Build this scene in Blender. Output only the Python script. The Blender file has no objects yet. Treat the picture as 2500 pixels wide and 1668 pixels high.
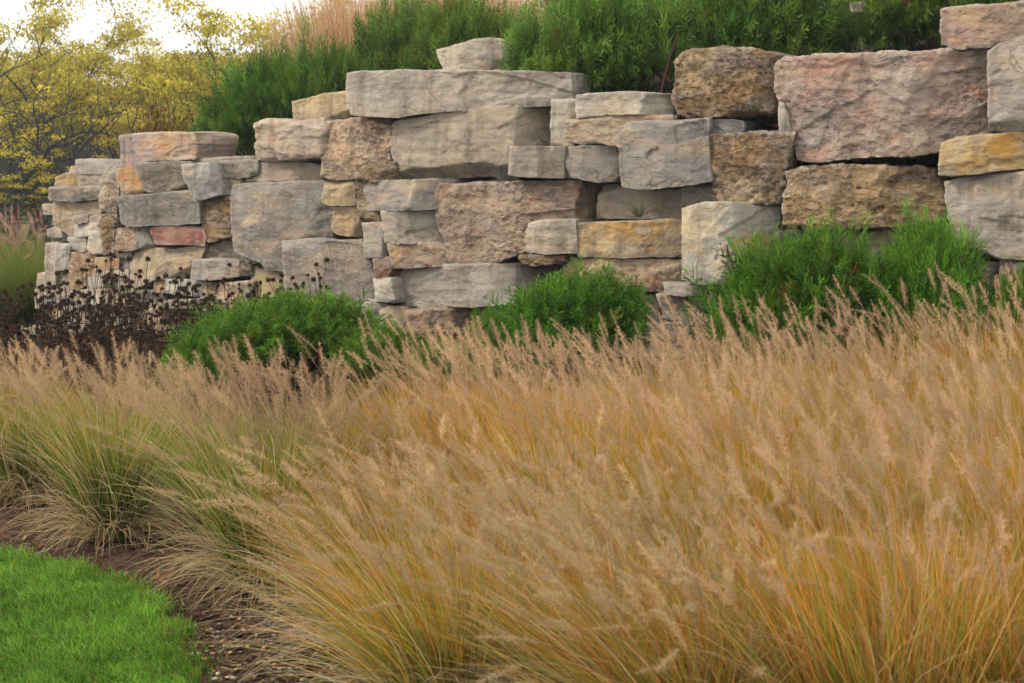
import bpy, math, random
import numpy as np
from mathutils import Vector

R = np.random.default_rng(7)
random.seed(7)
sc = bpy.context.scene
col = sc.collection

# ---------------------------------------------------------------- camera
F_PX, W_PX, H_PX, HOR = 4200.0, 2500.0, 1668.0, 420.0
CAM = np.array([0.0, 0.0, 1.75])
PITCH = math.atan((H_PX / 2 - HOR) / F_PX)
cam = bpy.data.cameras.new("camera")
cam.sensor_width = 36.0
cam.lens = 36.0 * F_PX / W_PX
cam.clip_start, cam.clip_end = 0.1, 3000.0
cam.dof.use_dof = True
cam.dof.focus_distance = 10.0
cam.dof.aperture_fstop = 7.1
camo = bpy.data.objects.new("camera", cam)
camo.location = CAM
camo.rotation_euler = (math.pi / 2 - PITCH, 0, 0)
col.objects.link(camo)
sc.camera = camo

# ---------------------------------------------------------------- overcast sky and soft sun
SUN_EL, SUN_AZ = math.radians(42), math.radians(-94)   # azimuth from +Y, clockwise: from the left, a little behind the camera
w = bpy.data.worlds.new("World")
sc.world = w
w.use_nodes = True
nt = w.node_tree
nt.nodes.clear()
o_ = nt.nodes.new("ShaderNodeOutputWorld")
bg = nt.nodes.new("ShaderNodeBackground")
sky = nt.nodes.new("ShaderNodeTexSky")
sky.sky_type = 'NISHITA'
sky.sun_disc = False
sky.sun_elevation = SUN_EL
sky.sun_rotation = SUN_AZ
sky.air_density, sky.dust_density, sky.ozone_density = 1.0, 4.0, 1.0
hs = nt.nodes.new("ShaderNodeHueSaturation")
hs.inputs["Saturation"].default_value = 0.12
mx = nt.nodes.new("ShaderNodeMix")
mx.data_type = 'RGBA'
mx.inputs[0].default_value = 0.75
mx.inputs[7].default_value = (10.5, 10.4, 10.15, 1)        # even cloud deck
nt.links.new(sky.outputs[0], hs.inputs["Color"])
nt.links.new(hs.outputs[0], mx.inputs[6])
nt.links.new(mx.outputs[2], bg.inputs[0])
bg.inputs[1].default_value = 0.105
nt.links.new(bg.outputs[0], o_.inputs[0])
sun = bpy.data.lights.new("sun", 'SUN')
sun.energy = 1.5
sun.angle = math.radians(11)
sun.color = (1.0, 0.94, 0.86)
suno = bpy.data.objects.new("sun", sun)
sd = Vector((math.sin(SUN_AZ) * math.cos(SUN_EL), math.cos(SUN_AZ) * math.cos(SUN_EL), math.sin(SUN_EL)))
suno.rotation_euler = sd.to_track_quat('Z', 'Y').to_euler()
suno.location = (-8, -8, 12)
col.objects.link(suno)
sc.view_settings.view_transform = 'Standard'
sc.view_settings.look = 'None'
sc.view_settings.exposure = 0.68
sc.view_settings.gamma = 1.0
sc.render.engine = 'CYCLES'
cy = sc.cycles
cy.max_bounces, cy.diffuse_bounces, cy.glossy_bounces = 4, 3, 1
cy.transmission_bounces, cy.transparent_max_bounces, cy.volume_bounces = 3, 4, 1
cy.caustics_reflective = cy.caustics_refractive = False
cy.use_fast_gi = True
cy.fast_gi_method = 'REPLACE'
cy.ao_bounces_render = 1
w.light_settings.distance = 6.0
w.light_settings.ao_factor = 0.75
cy.use_adaptive_sampling = True
cy.adaptive_threshold = 0.03
cy.use_denoising = True
cy.denoiser = 'OPENIMAGEDENOISE'

HAZE = True
# ---------------------------------------------------------------- helpers
FWD = np.array([0, math.cos(PITCH), -math.sin(PITCH)])
UPV = np.array([0, math.sin(PITCH), math.cos(PITCH)])

def unproj(px, py, d):
    """the point at distance d (along Y) that the photograph shows at (px, py)"""
    px, py, d = np.broadcast_arrays(np.asarray(px, float), np.asarray(py, float), np.asarray(d, float))
    a = (px - W_PX / 2) / F_PX
    b = -(py - H_PX / 2) / F_PX
    ry = FWD[1] + b * UPV[1]
    rz = FWD[2] + b * UPV[2]
    t = d / ry
    return np.stack([a * t, d, CAM[2] + rz * t], -1)

def on_ground(px, py, z=0.0):
    b = -(py - H_PX / 2) / F_PX
    ry, rz = FWD[1] + b * UPV[1], FWD[2] + b * UPV[2]
    t = (z - CAM[2]) / rz
    return np.array([(px - W_PX / 2) / F_PX * t, ry * t, z])

def lin(c):
    c = np.asarray(c, float) / 255.0
    return np.where(c <= 0.04045, c / 12.92, ((c + 0.055) / 1.055) ** 2.4)

def L4(c):
    return tuple(float(x) for x in lin(c)) + (1.0,)

_P = np.random.default_rng(3).permutation(512).astype(np.int64)
_P = np.concatenate([_P, _P, _P])
_G = np.random.default_rng(4).normal(size=(512, 3))
_G /= np.linalg.norm(_G, axis=1, keepdims=True)

def perlin(p):
    p = np.asarray(p, float)
    i = np.floor(p).astype(np.int64)
    f = p - i
    i &= 511
    u = f * f * f * (f * (f * 6 - 15) + 10)
    out = 0
    for a in (0, 1):
        wa = u[..., 0] if a else 1 - u[..., 0]
        for b in (0, 1):
            wb = u[..., 1] if b else 1 - u[..., 1]
            for c in (0, 1):
                wc = u[..., 2] if c else 1 - u[..., 2]
                h = _P[_P[_P[(i[..., 0] + a) & 511] + ((i[..., 1] + b) & 511)] + ((i[..., 2] + c) & 511)]
                g = _G[h]
                out = out + wa * wb * wc * (g[..., 0] * (f[..., 0] - a) + g[..., 1] * (f[..., 1] - b) + g[..., 2] * (f[..., 2] - c))
    return out

def fbm(p, octv=4, gain=0.5):
    s, a = 0, 1.0
    for k in range(octv):
        s = s + a * perlin(p + 17.3 * k)
        p = p * 2.03
        a *= gain
    return s

def sstep(a, b, x):
    t = np.clip((x - a) / (b - a), 0, 1)
    return t * t * (3 - 2 * t)

def mesh(name, V, faces, mat, cols=None, smooth=False):
    """faces: list of int arrays (n,3) / (n,4)"""
    V = np.ascontiguousarray(V, np.float32).reshape(-1, 3)
    me = bpy.data.meshes.new(name)
    me.vertices.add(len(V))
    me.vertices.foreach_set("co", V.ravel())
    faces = [np.asarray(f, np.int32) for f in faces if len(f)]
    nl = sum(f.size for f in faces)
    nf = sum(len(f) for f in faces)
    me.loops.add(nl)
    me.loops.foreach_set("vertex_index", np.concatenate([f.ravel() for f in faces]))
    me.polygons.add(nf)
    tot = np.concatenate([np.full(len(f), f.shape[1], np.int32) for f in faces])
    st = np.concatenate([[0], np.cumsum(tot)[:-1]]).astype(np.int32)
    me.polygons.foreach_set("loop_start", st)
    me.polygons.foreach_set("loop_total", tot)
    if smooth:
        me.polygons.foreach_set("use_smooth", np.ones(nf, bool))
    if cols is not None:
        at = me.color_attributes.new("tint", 'FLOAT_COLOR', 'POINT')
        c = np.ones((len(V), 4), np.float32)
        c[:, :3] = np.asarray(cols, np.float32).reshape(-1, 3)
        at.data.foreach_set("color", c.ravel())
    me.update()
    me.validate()
    if mat is not None:
        me.materials.append(mat)
    return me

def obj(name, me, parent=None, loc=None, label=None, cat=None, group=None, kind=None):
    o = bpy.data.objects.new(name, me)
    col.objects.link(o)
    if parent is not None:
        o.parent = parent
    if loc is not None:
        o.location = [float(x) for x in loc]
    for k, v in (("label", label), ("category", cat), ("group", group), ("kind", kind)):
        if v:
            o[k] = v
    return o

def copy_tree(o, parent=None):
    c = o.copy()
    col.objects.link(c)
    c.parent = parent
    for ch in o.children:
        copy_tree(ch, c)
    return c

class Geo:
    """collects pieces of one mesh"""
    def __init__(s):
        s.V, s.Q, s.T, s.C, s.n = [], [], [], [], 0
    def add(s, V, Q=None, T=None, C=None):
        V = np.asarray(V, float).reshape(-1, 3)
        if Q is not None and len(Q): s.Q.append(np.asarray(Q) + s.n)
        if T is not None and len(T): s.T.append(np.asarray(T) + s.n)
        s.V.append(V)
        s.C.append(np.broadcast_to(np.asarray(C if C is not None else (1, 1, 1), float), V.shape))
        s.n += len(V)
    def build(s, name, mat, smooth=False):
        f = []
        if s.Q: f.append(np.concatenate(s.Q))
        if s.T: f.append(np.concatenate(s.T))
        return mesh(name, np.concatenate(s.V), f, mat, np.concatenate(s.C), smooth)

def ribbons(geo, P, Wd, C, side=None):
    """P (N,S,3) centre lines, Wd (N,S) widths, C (N,S,3) colours"""
    N, S, _ = P.shape
    if side is None:
        t = P[:, -1] - P[:, 0]
        rnd = R.normal(size=(N, 3))
        side = np.cross(t, rnd)
    side = side / (np.linalg.norm(side, axis=-1, keepdims=True) + 1e-9)
    if side.ndim == 2:
        side = side[:, None, :]
    a = P - side * Wd[..., None] / 2
    b = P + side * Wd[..., None] / 2
    V = np.stack([a, b], 2).reshape(-1, 3)
    CC = np.repeat(C[:, :, None, :], 2, 2).reshape(-1, 3)
    base = (np.arange(N) * S * 2)[:, None] + (np.arange(S - 1) * 2)[None]
    Q = np.stack([base, base + 1, base + 3, base + 2], -1).reshape(-1, 4)
    geo.add(V, Q=Q, C=CC)

def tubes(geo, segs, colr, sides=6):
    """segs: list of (p0, p1, r0, r1)"""
    if not segs: return
    p0 = np.array([s[0] for s in segs], float); p1 = np.array([s[1] for s in segs], float)
    r0 = np.array([s[2] for s in segs], float); r1 = np.array([s[3] for s in segs], float)
    t = p1 - p0
    t /= np.linalg.norm(t, axis=1, keepdims=True) + 1e-9
    ref = np.where(np.abs(t[:, 2:3]) > 0.9, np.array([[1.0, 0, 0]]), np.array([[0, 0, 1.0]]))
    u = np.cross(t, ref); u /= np.linalg.norm(u, axis=1, keepdims=True)
    v = np.cross(t, u)
    an = np.arange(sides) * 2 * math.pi / sides
    ring = np.cos(an)[None, :, None] * u[:, None] + np.sin(an)[None, :, None] * v[:, None]
    A = p0[:, None] + ring * r0[:, None, None]
    B = p1[:, None] + ring * r1[:, None, None]
    V = np.stack([A, B], 1).reshape(-1, 3)
    k = np.arange(sides); k2 = (k + 1) % sides
    q = np.stack([k, k2, sides + k2, sides + k], -1)
    Q = (np.arange(len(segs)) * 2 * sides)[:, None, None] + q[None]
    geo.add(V, Q=Q.reshape(-1, 4), C=colr)

# ---------------------------------------------------------------- materials
class NT:
    def __init__(s, name):
        s.m = bpy.data.materials.new(name)
        s.m.use_nodes = True
        s.t = s.m.node_tree
        s.t.nodes.clear()
    def n(s, typ, **kw):
        nd = s.t.nodes.new("ShaderNode" + typ)
        for k, v in kw.items():
            setattr(nd, k, v)
        return nd
    def l(s, a, b):
        s.t.links.new(a, b)
    def math(s, op, a, b=None, c=None):
        nd = s.n("Math", operation=op)
        for i, x in enumerate((a, b, c)):
            if x is None: continue
            if isinstance(x, (int, float)): nd.inputs[i].default_value = x
            else: s.l(x, nd.inputs[i])
        return nd.outputs[0]
    def noise(s, vec, scale, detail=4, rough=0.55, dist=0.0):
        nd = s.n("TexNoise")
        nd.inputs["Scale"].default_value = scale
        nd.inputs["Detail"].default_value = detail
        nd.inputs["Roughness"].default_value = rough
        nd.inputs["Distortion"].default_value = dist
        if vec is not None: s.l(vec, nd.inputs["Vector"])
        return nd.outputs["Fac"]
    def ramp(s, fac, stops):
        nd = s.n("ValToRGB")
        e = nd.color_ramp.elements
        while len(e) < len(stops): e.new(0.5)
        for x, (p, c) in zip(e, stops):
            x.position = p
            x.color = c if isinstance(c, tuple) else (c, c, c, 1)
        s.l(fac, nd.inputs[0])
        return nd.outputs[0]
    def mix(s, fac, a, b, blend='MIX'):
        nd = s.n("Mix", data_type='RGBA', blend_type=blend)
        for i, x in ((0, fac), (6, a), (7, b)):
            if isinstance(x, (int, float)): nd.inputs[i].default_value = x
            elif isinstance(x, tuple): nd.inputs[i].default_value = x
            else: s.l(x, nd.inputs[i])
        return nd.outputs[2]
    def mapping(s, vec, scale=(1, 1, 1)):
        nd = s.n("Mapping")
        nd.inputs["Scale"].default_value = scale
        s.l(vec, nd.inputs["Vector"])
        return nd.outputs[0]
    def out(s, sh, disp=None):
        o = s.n("OutputMaterial")
        s.l(sh, o.inputs[0])
        return s.m

def leaf_mat(name, transl=0.35, rough=0.6, spec=0.15, vary=0.25):
    """colour from the plant's own tint attribute, some light passes through"""
    g = NT(name)
    at = g.n("Attribute", attribute_name="tint")
    oi = g.n("ObjectInfo")
    hv = g.n("HueSaturation")
    g.l(at.outputs["Color"], hv.inputs["Color"])
    g.l(g.math('MULTIPLY_ADD', g.math('FRACT', g.math('MULTIPLY', oi.outputs["Random"], 13.7)), 0.022, 0.494), hv.inputs["Hue"])
    g.l(g.math('MULTIPLY_ADD', oi.outputs["Random"], vary, 1 - vary / 2), hv.inputs["Value"])
    p = g.n("BsdfPrincipled")
    p.inputs["Roughness"].default_value = rough
    p.inputs["Specular IOR Level"].default_value = spec
    g.l(hv.outputs[0], p.inputs["Base Color"])
    if transl <= 0:
        return g.out(p.outputs[0])
    tr = g.n("BsdfTranslucent")
    g.l(hv.outputs[0], tr.inputs[0])
    mxs = g.n("MixShader")
    mxs.inputs[0].default_value = transl
    g.l(p.outputs[0], mxs.inputs[1]); g.l(tr.outputs[0], mxs.inputs[2])
    return g.out(mxs.outputs[0])

M_leaf = leaf_mat("grass_blade", 0.45)
M_plume = leaf_mat("grass_plume", 0.5, 0.8, 0.05)
M_juni = leaf_mat("juniper_needles", 0.25, 0.5, 0.2, 0.2)
M_bark = leaf_mat("bark", 0.0, 0.9, 0.1)
M_dry = leaf_mat("dried_plant", 0.0, 0.9, 0.1)
M_tree = leaf_mat("tree_leaf", 0.45, 0.6, 0.1)
M_peb = leaf_mat("pebble", 0.0, 0.6, 0.3, 0.0)

def stone_mat(name, pal, stain=None, stain_amt=0.0, pit=0.0, strata=0.3, speck=0.0, pitcol=(85, 65, 48), streak=0.0, bump=1.0, crack=0.5):
    def ds(c, k=1.02, f=0.97):
        m_ = sum(c) / 3
        return tuple((m_ + (x - m_) * k) * f for x in c)
    pal = [ds(c) for c in pal]
    g = NT(name)
    tc = g.n("TexCoord")
    oi = g.n("ObjectInfo")
    off = g.n("VectorMath", operation='ADD')
    cmb = g.n("CombineXYZ")
    r50 = g.math('MULTIPLY', oi.outputs["Random"], 91.0)
    for i in range(3): g.l(r50, cmb.inputs[i])
    g.l(tc.outputs["Object"], off.inputs[0]); g.l(cmb.outputs[0], off.inputs[1])
    v = off.outputs[0]
    n1 = g.noise(v, 1.9, 5, 0.62, 0.3)
    c = g.ramp(n1, [(0.32, L4(pal[0])), (0.5, L4(pal[1])), (0.66, L4(pal[2]))])
    # every block holds a few beds of other colours
    vb = g.mapping(v, (0.8, 0.8, 2.2))
    c = g.mix(g.math('MULTIPLY', g.ramp(g.noise(vb, 2.4, 6, 0.62, 0.5), [(0.50, 0.0), (0.56, 1.0)]), 0.38), c, L4((150, 143, 136)))
    of2 = g.n("VectorMath", operation='ADD'); of2.inputs[1].default_value = (31.0, 7.0, 55.0)
    g.l(vb, of2.inputs[0])
    c = g.mix(g.math('MULTIPLY', g.ramp(g.noise(of2.outputs[0], 2.0, 6, 0.62, 0.5), [(0.53, 0.0), (0.60, 1.0)]), 0.45), c, L4((198, 168, 126)))
    # weathering common to the whole wall: beige crust, grey run-off
    ow = g.n("NewGeometry")
    wz = g.mapping(ow.outputs["Position"], (1.0, 1.0, 0.55))
    c = g.mix(g.math('MULTIPLY', g.ramp(g.noise(wz, 1.6, 5, 0.62, 0.4), [(0.44, 0.0), (0.62, 1.0)]), 0.35), c, L4((174, 154, 128)))
    wv = g.mapping(ow.outputs["Position"], (7.0, 7.0, 0.7))
    c = g.mix(g.math('MULTIPLY', g.ramp(g.noise(wv, 1.0, 5, 0.62, 0.2), [(0.52, 0.0), (0.68, 1.0)]), 0.5), c, L4((104, 90, 74)))
    n2 = g.noise(v, 8.0, 9, 0.7)
    c = g.mix(0.7, c, g.ramp(n2, [(0.28, 0.55), (0.5, 1.0), (0.72, 1.24)]), 'MULTIPLY')
    vs = g.mapping(v, (1.0, 1.0, 9.0))
    n3 = g.noise(vs, 1.8, 6, 0.62, 0.2)
    c = g.mix(strata, c, g.ramp(n3, [(0.34, 0.5), (0.48, 1.0), (0.64, 1.12)]), 'MULTIPLY')
    if streak > 0:
        n4 = g.noise(g.mapping(v, (9.0, 9.0, 0.9)), 1.0, 5, 0.6, 0.2)
        c = g.mix(streak, c, g.ramp(n4, [(0.35, 0.6), (0.52, 1.0), (0.7, 1.15)]), 'MULTIPLY')
    h = g.math('MULTIPLY', n2, 0.9)
    h = g.math('ADD', h, g.math('MULTIPLY', n3, 0.35 * (0.3 + strata)))
    if crack > 0:      # thin broken joints that follow the bedding
        nc = g.noise(g.mapping(v, (1.0, 1.0, 2.4)), 1.5, 4, 0.55, 0.6)
        ab = g.math('ABSOLUTE', g.math('SUBTRACT', nc, 0.5))
        ce = g.ramp(ab, [(0.0, 0.25), (0.009, 1.0)])
        msk = g.ramp(g.noise(v, 3.1, 3), [(0.46, 0.0), (0.56, 1.0)])
        ce = g.mix(g.math('MULTIPLY', msk, crack), (1, 1, 1, 1), ce)
        c = g.mix(0.9, c, ce, 'MULTIPLY')
        h = g.math('ADD', h, g.math('MULTIPLY', ce, 0.5))
    if stain is not None:
        ns = g.noise(g.mapping(v, (1.0, 1.0, 1.5)), 2.3, 7, 0.66, 0.3)
        a = 0.62 - 0.3 * stain_amt
        fs = g.math('MULTIPLY', g.ramp(ns, [(a, 0.0), (a + 0.13, 1.0)]), 0.8)
        st = ds(stain, 1.0)
        c = g.mix(fs, c, g.mix(0.6, L4(st), g.ramp(n2, [(0.3, 0.65), (0.7, 1.2)]), 'MULTIPLY'))
    if pit > 0:
        zone = g.ramp(g.noise(v, 3.4, 5, 0.65), [(0.40, 0.0), (0.60, 1.0)])
        fine = g.ramp(g.noise(g.mapping(v, (0.75, 0.75, 1.3)), 24.0, 4, 0.62), [(0.50, 0.0), (0.62, 1.0)])
        big = g.ramp(g.noise(g.mapping(v, (1, 1, 1.4)), 9.0, 6, 0.7), [(0.54, 0.0), (0.66, 1.0)])
        pf = g.math('MAXIMUM', g.math('MULTIPLY', fine, g.math('MULTIPLY_ADD', zone, 0.75, 0.2)), g.math('MULTIPLY', big, g.math('MULTIPLY_ADD', zone, 0.5, 0.25)))
        pf = g.math('MULTIPLY', pf, pit)
        c = g.mix(pf, c, L4(pitcol))
        h = g.math('SUBTRACT', h, g.math('MULTIPLY', pf, 0.9))
    if speck > 0:
        n6 = g.noise(g.mapping(v, (1, 1, 1.6)), 75.0, 3, 0.7)
        c = g.mix(speck, c, g.ramp(n6, [(0.36, 0.35), (0.5, 0.95), (0.64, 1.5)]), 'MULTIPLY')
        h = g.math('ADD', h, g.math('MULTIPLY', n6, 0.3))
    c = g.mix(g.math('MULTIPLY', g.ramp(ow.outputs["Pointiness"], [(0.515, 0.0), (0.57, 1.0)]), 0.35), c, L4((214, 203, 184)))  # convex edges coloured paler: chipped wear plus painted-in light catching the chamfers
    hv = g.n("HueSaturation")
    g.l(g.math('MULTIPLY_ADD', oi.outputs["Random"], 0.2, 0.92), hv.inputs["Value"])
    g.l(g.math('MULTIPLY_ADD', g.math('FRACT', g.math('MULTIPLY', oi.outputs["Random"], 7.3)), 0.25, 0.85), hv.inputs["Saturation"])
    g.l(c, hv.inputs["Color"])
    h = g.math('ADD', h, g.math('MULTIPLY', g.noise(v, 50.0, 3, 0.6), 0.14))
    b = g.n("Bump")
    b.inputs["Strength"].default_value = 0.8
    b.inputs["Distance"].default_value = 0.04 * bump
    g.l(h, b.inputs["Height"])
    p = g.n("BsdfPrincipled")
    p.inputs["Roughness"].default_value = 0.88
    p.inputs["Specular IOR Level"].default_value = 0.2
    g.l(hv.outputs[0], p.inputs["Base Color"])
    g.l(b.outputs[0], p.inputs["Normal"])
    return g.out(p.outputs[0])

def soil_mat(name, stops, scale, bump=0.03, fine=60):
    g = NT(name)
    tc = g.n("TexCoord")
    v = tc.outputs["Object"]
    n1 = g.noise(v, scale, 8, 0.7, 0.4)
    n2 = g.noise(v, fine, 4, 0.7)
    f = g.math('ADD', g.math('MULTIPLY', n1, 0.6), g.math('MULTIPLY', n2, 0.4))
    c = g.ramp(f, [(p, L4(x)) for p, x in stops])
    b = g.n("Bump"); b.inputs["Distance"].default_value = bump; b.inputs["Strength"].default_value = 0.8
    g.l(f, b.inputs["Height"])
    p = g.n("BsdfPrincipled"); p.inputs["Roughness"].default_value = 0.95; p.inputs["Specular IOR Level"].default_value = 0.1
    g.l(c, p.inputs["Base Color"]); g.l(b.outputs[0], p.inputs["Normal"])
    return g.out(p.outputs[0])

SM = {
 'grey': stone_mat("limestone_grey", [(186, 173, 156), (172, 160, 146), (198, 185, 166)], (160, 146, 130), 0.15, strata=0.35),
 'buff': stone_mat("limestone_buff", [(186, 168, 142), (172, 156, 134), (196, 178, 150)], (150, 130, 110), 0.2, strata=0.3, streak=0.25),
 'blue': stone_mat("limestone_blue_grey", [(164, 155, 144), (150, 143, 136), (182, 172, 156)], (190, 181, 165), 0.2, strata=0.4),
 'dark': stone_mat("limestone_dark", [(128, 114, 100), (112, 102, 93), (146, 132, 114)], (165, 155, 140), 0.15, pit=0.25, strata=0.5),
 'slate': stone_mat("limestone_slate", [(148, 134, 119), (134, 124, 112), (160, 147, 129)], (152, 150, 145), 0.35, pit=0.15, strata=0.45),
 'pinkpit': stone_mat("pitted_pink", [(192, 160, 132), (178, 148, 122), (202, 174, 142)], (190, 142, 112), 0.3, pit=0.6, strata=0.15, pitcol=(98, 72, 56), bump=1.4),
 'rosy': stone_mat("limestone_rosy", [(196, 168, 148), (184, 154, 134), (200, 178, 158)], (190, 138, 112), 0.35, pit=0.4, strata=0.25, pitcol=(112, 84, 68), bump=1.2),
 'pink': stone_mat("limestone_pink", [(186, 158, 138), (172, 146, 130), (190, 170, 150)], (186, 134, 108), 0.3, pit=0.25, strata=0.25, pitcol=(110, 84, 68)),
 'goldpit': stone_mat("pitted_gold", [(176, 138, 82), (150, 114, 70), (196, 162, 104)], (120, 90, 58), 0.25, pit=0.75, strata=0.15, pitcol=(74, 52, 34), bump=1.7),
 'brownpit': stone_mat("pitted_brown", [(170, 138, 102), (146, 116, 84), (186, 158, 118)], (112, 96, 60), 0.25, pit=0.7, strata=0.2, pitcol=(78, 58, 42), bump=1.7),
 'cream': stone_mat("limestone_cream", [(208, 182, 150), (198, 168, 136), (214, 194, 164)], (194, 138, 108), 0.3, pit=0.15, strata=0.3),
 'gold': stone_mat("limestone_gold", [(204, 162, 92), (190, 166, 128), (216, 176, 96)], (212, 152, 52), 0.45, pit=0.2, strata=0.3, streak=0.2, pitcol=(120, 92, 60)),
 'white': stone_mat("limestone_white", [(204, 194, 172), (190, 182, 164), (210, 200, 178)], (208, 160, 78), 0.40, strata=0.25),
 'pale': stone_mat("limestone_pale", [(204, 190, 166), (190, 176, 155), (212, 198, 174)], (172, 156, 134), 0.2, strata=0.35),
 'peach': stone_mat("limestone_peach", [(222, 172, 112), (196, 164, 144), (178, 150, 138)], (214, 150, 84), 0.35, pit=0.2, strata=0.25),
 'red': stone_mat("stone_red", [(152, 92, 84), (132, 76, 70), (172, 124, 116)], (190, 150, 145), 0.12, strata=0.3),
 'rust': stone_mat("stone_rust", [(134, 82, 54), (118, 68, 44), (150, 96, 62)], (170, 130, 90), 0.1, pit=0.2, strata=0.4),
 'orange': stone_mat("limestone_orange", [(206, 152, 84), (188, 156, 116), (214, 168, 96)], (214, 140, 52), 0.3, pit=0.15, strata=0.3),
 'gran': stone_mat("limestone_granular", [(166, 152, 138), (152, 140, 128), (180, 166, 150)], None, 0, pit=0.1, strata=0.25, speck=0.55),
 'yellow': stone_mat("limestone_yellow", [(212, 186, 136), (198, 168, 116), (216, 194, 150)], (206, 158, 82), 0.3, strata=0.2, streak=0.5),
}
M_soil = soil_mat("mulch_soil", [(0.30, (38, 27, 22)), (0.48, (72, 52, 42)), (0.6, (104, 80, 62)), (0.75, (128, 104, 80))], 7.0)
M_hill = soil_mat("hill_mulch", [(0.30, (34, 27, 22)), (0.5, (58, 45, 36)), (0.7, (86, 68, 54))], 9.0)
M_far = soil_mat("far_grass", [(0.3, (70, 74, 42)), (0.5, (98, 96, 56)), (0.7, (128, 116, 72))], 1.2)
M_lawnbase = soil_mat("lawn_soil", [(0.3, (38, 58, 16)), (0.5, (54, 82, 22)), (0.7, (74, 100, 34))], 8.0)

# ---------------------------------------------------------------- lie of the land
WPX = np.array([-300, 95, 350, 600, 950, 1250, 1700, 2100, 2700.0])
WD = np.array([19.0, 17.4, 15.9, 14.9, 13.9, 13.3, 12.6, 12.0, 11.2])
def wall_d(px):
    return np.interp(px, WPX, WD)
WALL_XY = np.stack([(WPX - 1250) / F_PX * WD, WD], 1)
def wall_q(x, y):
    """metres in front of the wall face (towards the camera)"""
    return np.interp(x, WALL_XY[:, 0], WALL_XY[:, 1]) - y
def ground_z(x, y):
    x = np.asarray(x, float); y = np.asarray(y, float)
    q = wall_q(x, y)
    amp = np.interp(x, [-5.5, -2.5, 0, 4], [0.10, 0.16, 0.26, 0.34])
    k = amp * sstep(4.6, 0.6, q) * sstep(-9, -4.5, x)
    return k + 0.02 * perlin(np.stack([x * 0.8, y * 0.8, 0 * x], -1))

def grid(xs, ys, zf):
    X, Y = np.meshgrid(xs, ys)
    Z = zf(X, Y)
    n, m = X.shape
    i = np.arange(n - 1)[:, None] * m + np.arange(m - 1)[None]
    Q = np.stack([i, i + 1, i + m + 1, i + m], -1).reshape(-1, 4)
    return np.stack([X, Y, Z], -1).reshape(-1, 3), Q

xs = np.concatenate([np.linspace(-240, -30, 16), np.linspace(-25, 25, 101), np.linspace(30, 240, 16)])
ys = np.concatenate([np.linspace(-40, 0, 10), np.linspace(0.5, 40, 80), np.linspace(45, 300, 30)])
V, Q = grid(xs, ys, lambda x, y: ground_z(x, y) - 0.05)
obj("ground", mesh("ground", V, [Q], M_far, smooth=True), kind="structure")

# lawn edge on the ground (x as a function of y)
LE = np.array([on_ground(*p) for p in ((-260, 1330), (0, 1362), (130, 1388), (310, 1425), (395, 1480), (440, 1560), (480, 1668), (530, 1900), (560, 2400), (600, 4000))])
def lawn_x(y):
    o = np.argsort(LE[:, 1])
    return np.interp(y, LE[o, 1], LE[o, 0], left=LE[o, 0][0], right=-30.0)
LY1 = LE[:, 1].max()

# planting bed: mulch over everything in front of the wall
xs = np.concatenate([np.linspace(-9, -3.2, 50), np.arange(-3.15, 0.6, 0.04), np.linspace(0.65, 6.5, 60)])
ys = np.concatenate([np.linspace(1.5, 5.2, 30), np.arange(5.25, 9.6, 0.04), np.linspace(9.65, 19.5, 90)])
def bed_z(x, y):
    p = np.stack([x, y, 0 * x], -1)
    z = ground_z(x, y) + 0.02 * fbm(p * 5, 3) + 0.012 * fbm(p * 22, 2)
    inl = sstep(0.05, -0.15, x - lawn_x(y))
    return z - 0.03 * inl
V, Q = grid(xs, ys, bed_z)
obj("planting_bed", mesh("planting_bed", V, [Q], M_soil, smooth=True), kind="structure")

# lawn sheet
us = np.linspace(0, 1, 90); ys = np.linspace(1.6, LY1 - 0.01, 120)
U, Y = np.meshgrid(us, ys)
X = -16 + (lawn_x(Y) + 0.03 * np.sin(Y * 9) + 16) * U ** 0.5
P = np.stack([X, Y, 0 * X], -1)
Z = ground_z(X, Y) + 0.016 + 0.01 * fbm(P * 4, 3) - 0.02 * sstep(0.97, 1.0, U)
n, m = X.shape
i = np.arange(n - 1)[:, None] * m + np.arange(m - 1)[None]
Q = np.stack([i, i + 1, i + m + 1, i + m], -1).reshape(-1, 4)
obj("lawn", mesh("lawn", np.stack([X, Y, Z], -1), [Q], M_lawnbase, smooth=True), kind="structure")

# hillside held by the wall: soil face hidden behind the stones, then the slope
HPX = np.array([40, 100, 300, 600, 900, 1300, 1700, 2000, 2700.0])
HZ = np.array([0.2, 1.15, 1.62, 1.85, 2.15, 2.12, 2.12, 2.32, 2.5])
pxs = np.linspace(40, 2700, 150)
d0 = wall_d(pxs)
wx = (pxs - 1250) / F_PX * d0
tx, ty = np.gradient(wx), np.gradient(d0)
ln = np.hypot(tx, ty); nx, ny = -ty / ln, tx / ln
rows = []
zt = np.interp(pxs, HPX, HZ)
rise = np.interp(pxs, [100, 500, 800, 1200, 2700], [0.02, 0.06, 0.17, 0.2, 0.2])
for t, mode in [(0.42, 0), (0.44, 1)] + [(a, 1) for a in np.linspace(0.7, 9, 34)] + [(14, 2)]:
    x = wx + nx * t; y = d0 + ny * t
    if mode == 0: z = np.full_like(x, -0.1)
    elif mode == 1: z = zt + rise * t + 0.06 * fbm(np.stack([x * 2, y * 2, 0 * x], -1), 3)
    else: z = np.full_like(x, -0.2)
    rows.append(np.stack([x, y, z], -1))
V = np.stack(rows)
n, m = V.shape[:2]
i = np.arange(n - 1)[:, None] * m + np.arange(m - 1)[None]
Q = np.stack([i, i + 1, i + m + 1, i + m], -1).reshape(-1, 4)
obj("hillside", mesh("hillside", V, [Q], M_hill, smooth=True), kind="structure")
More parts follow.
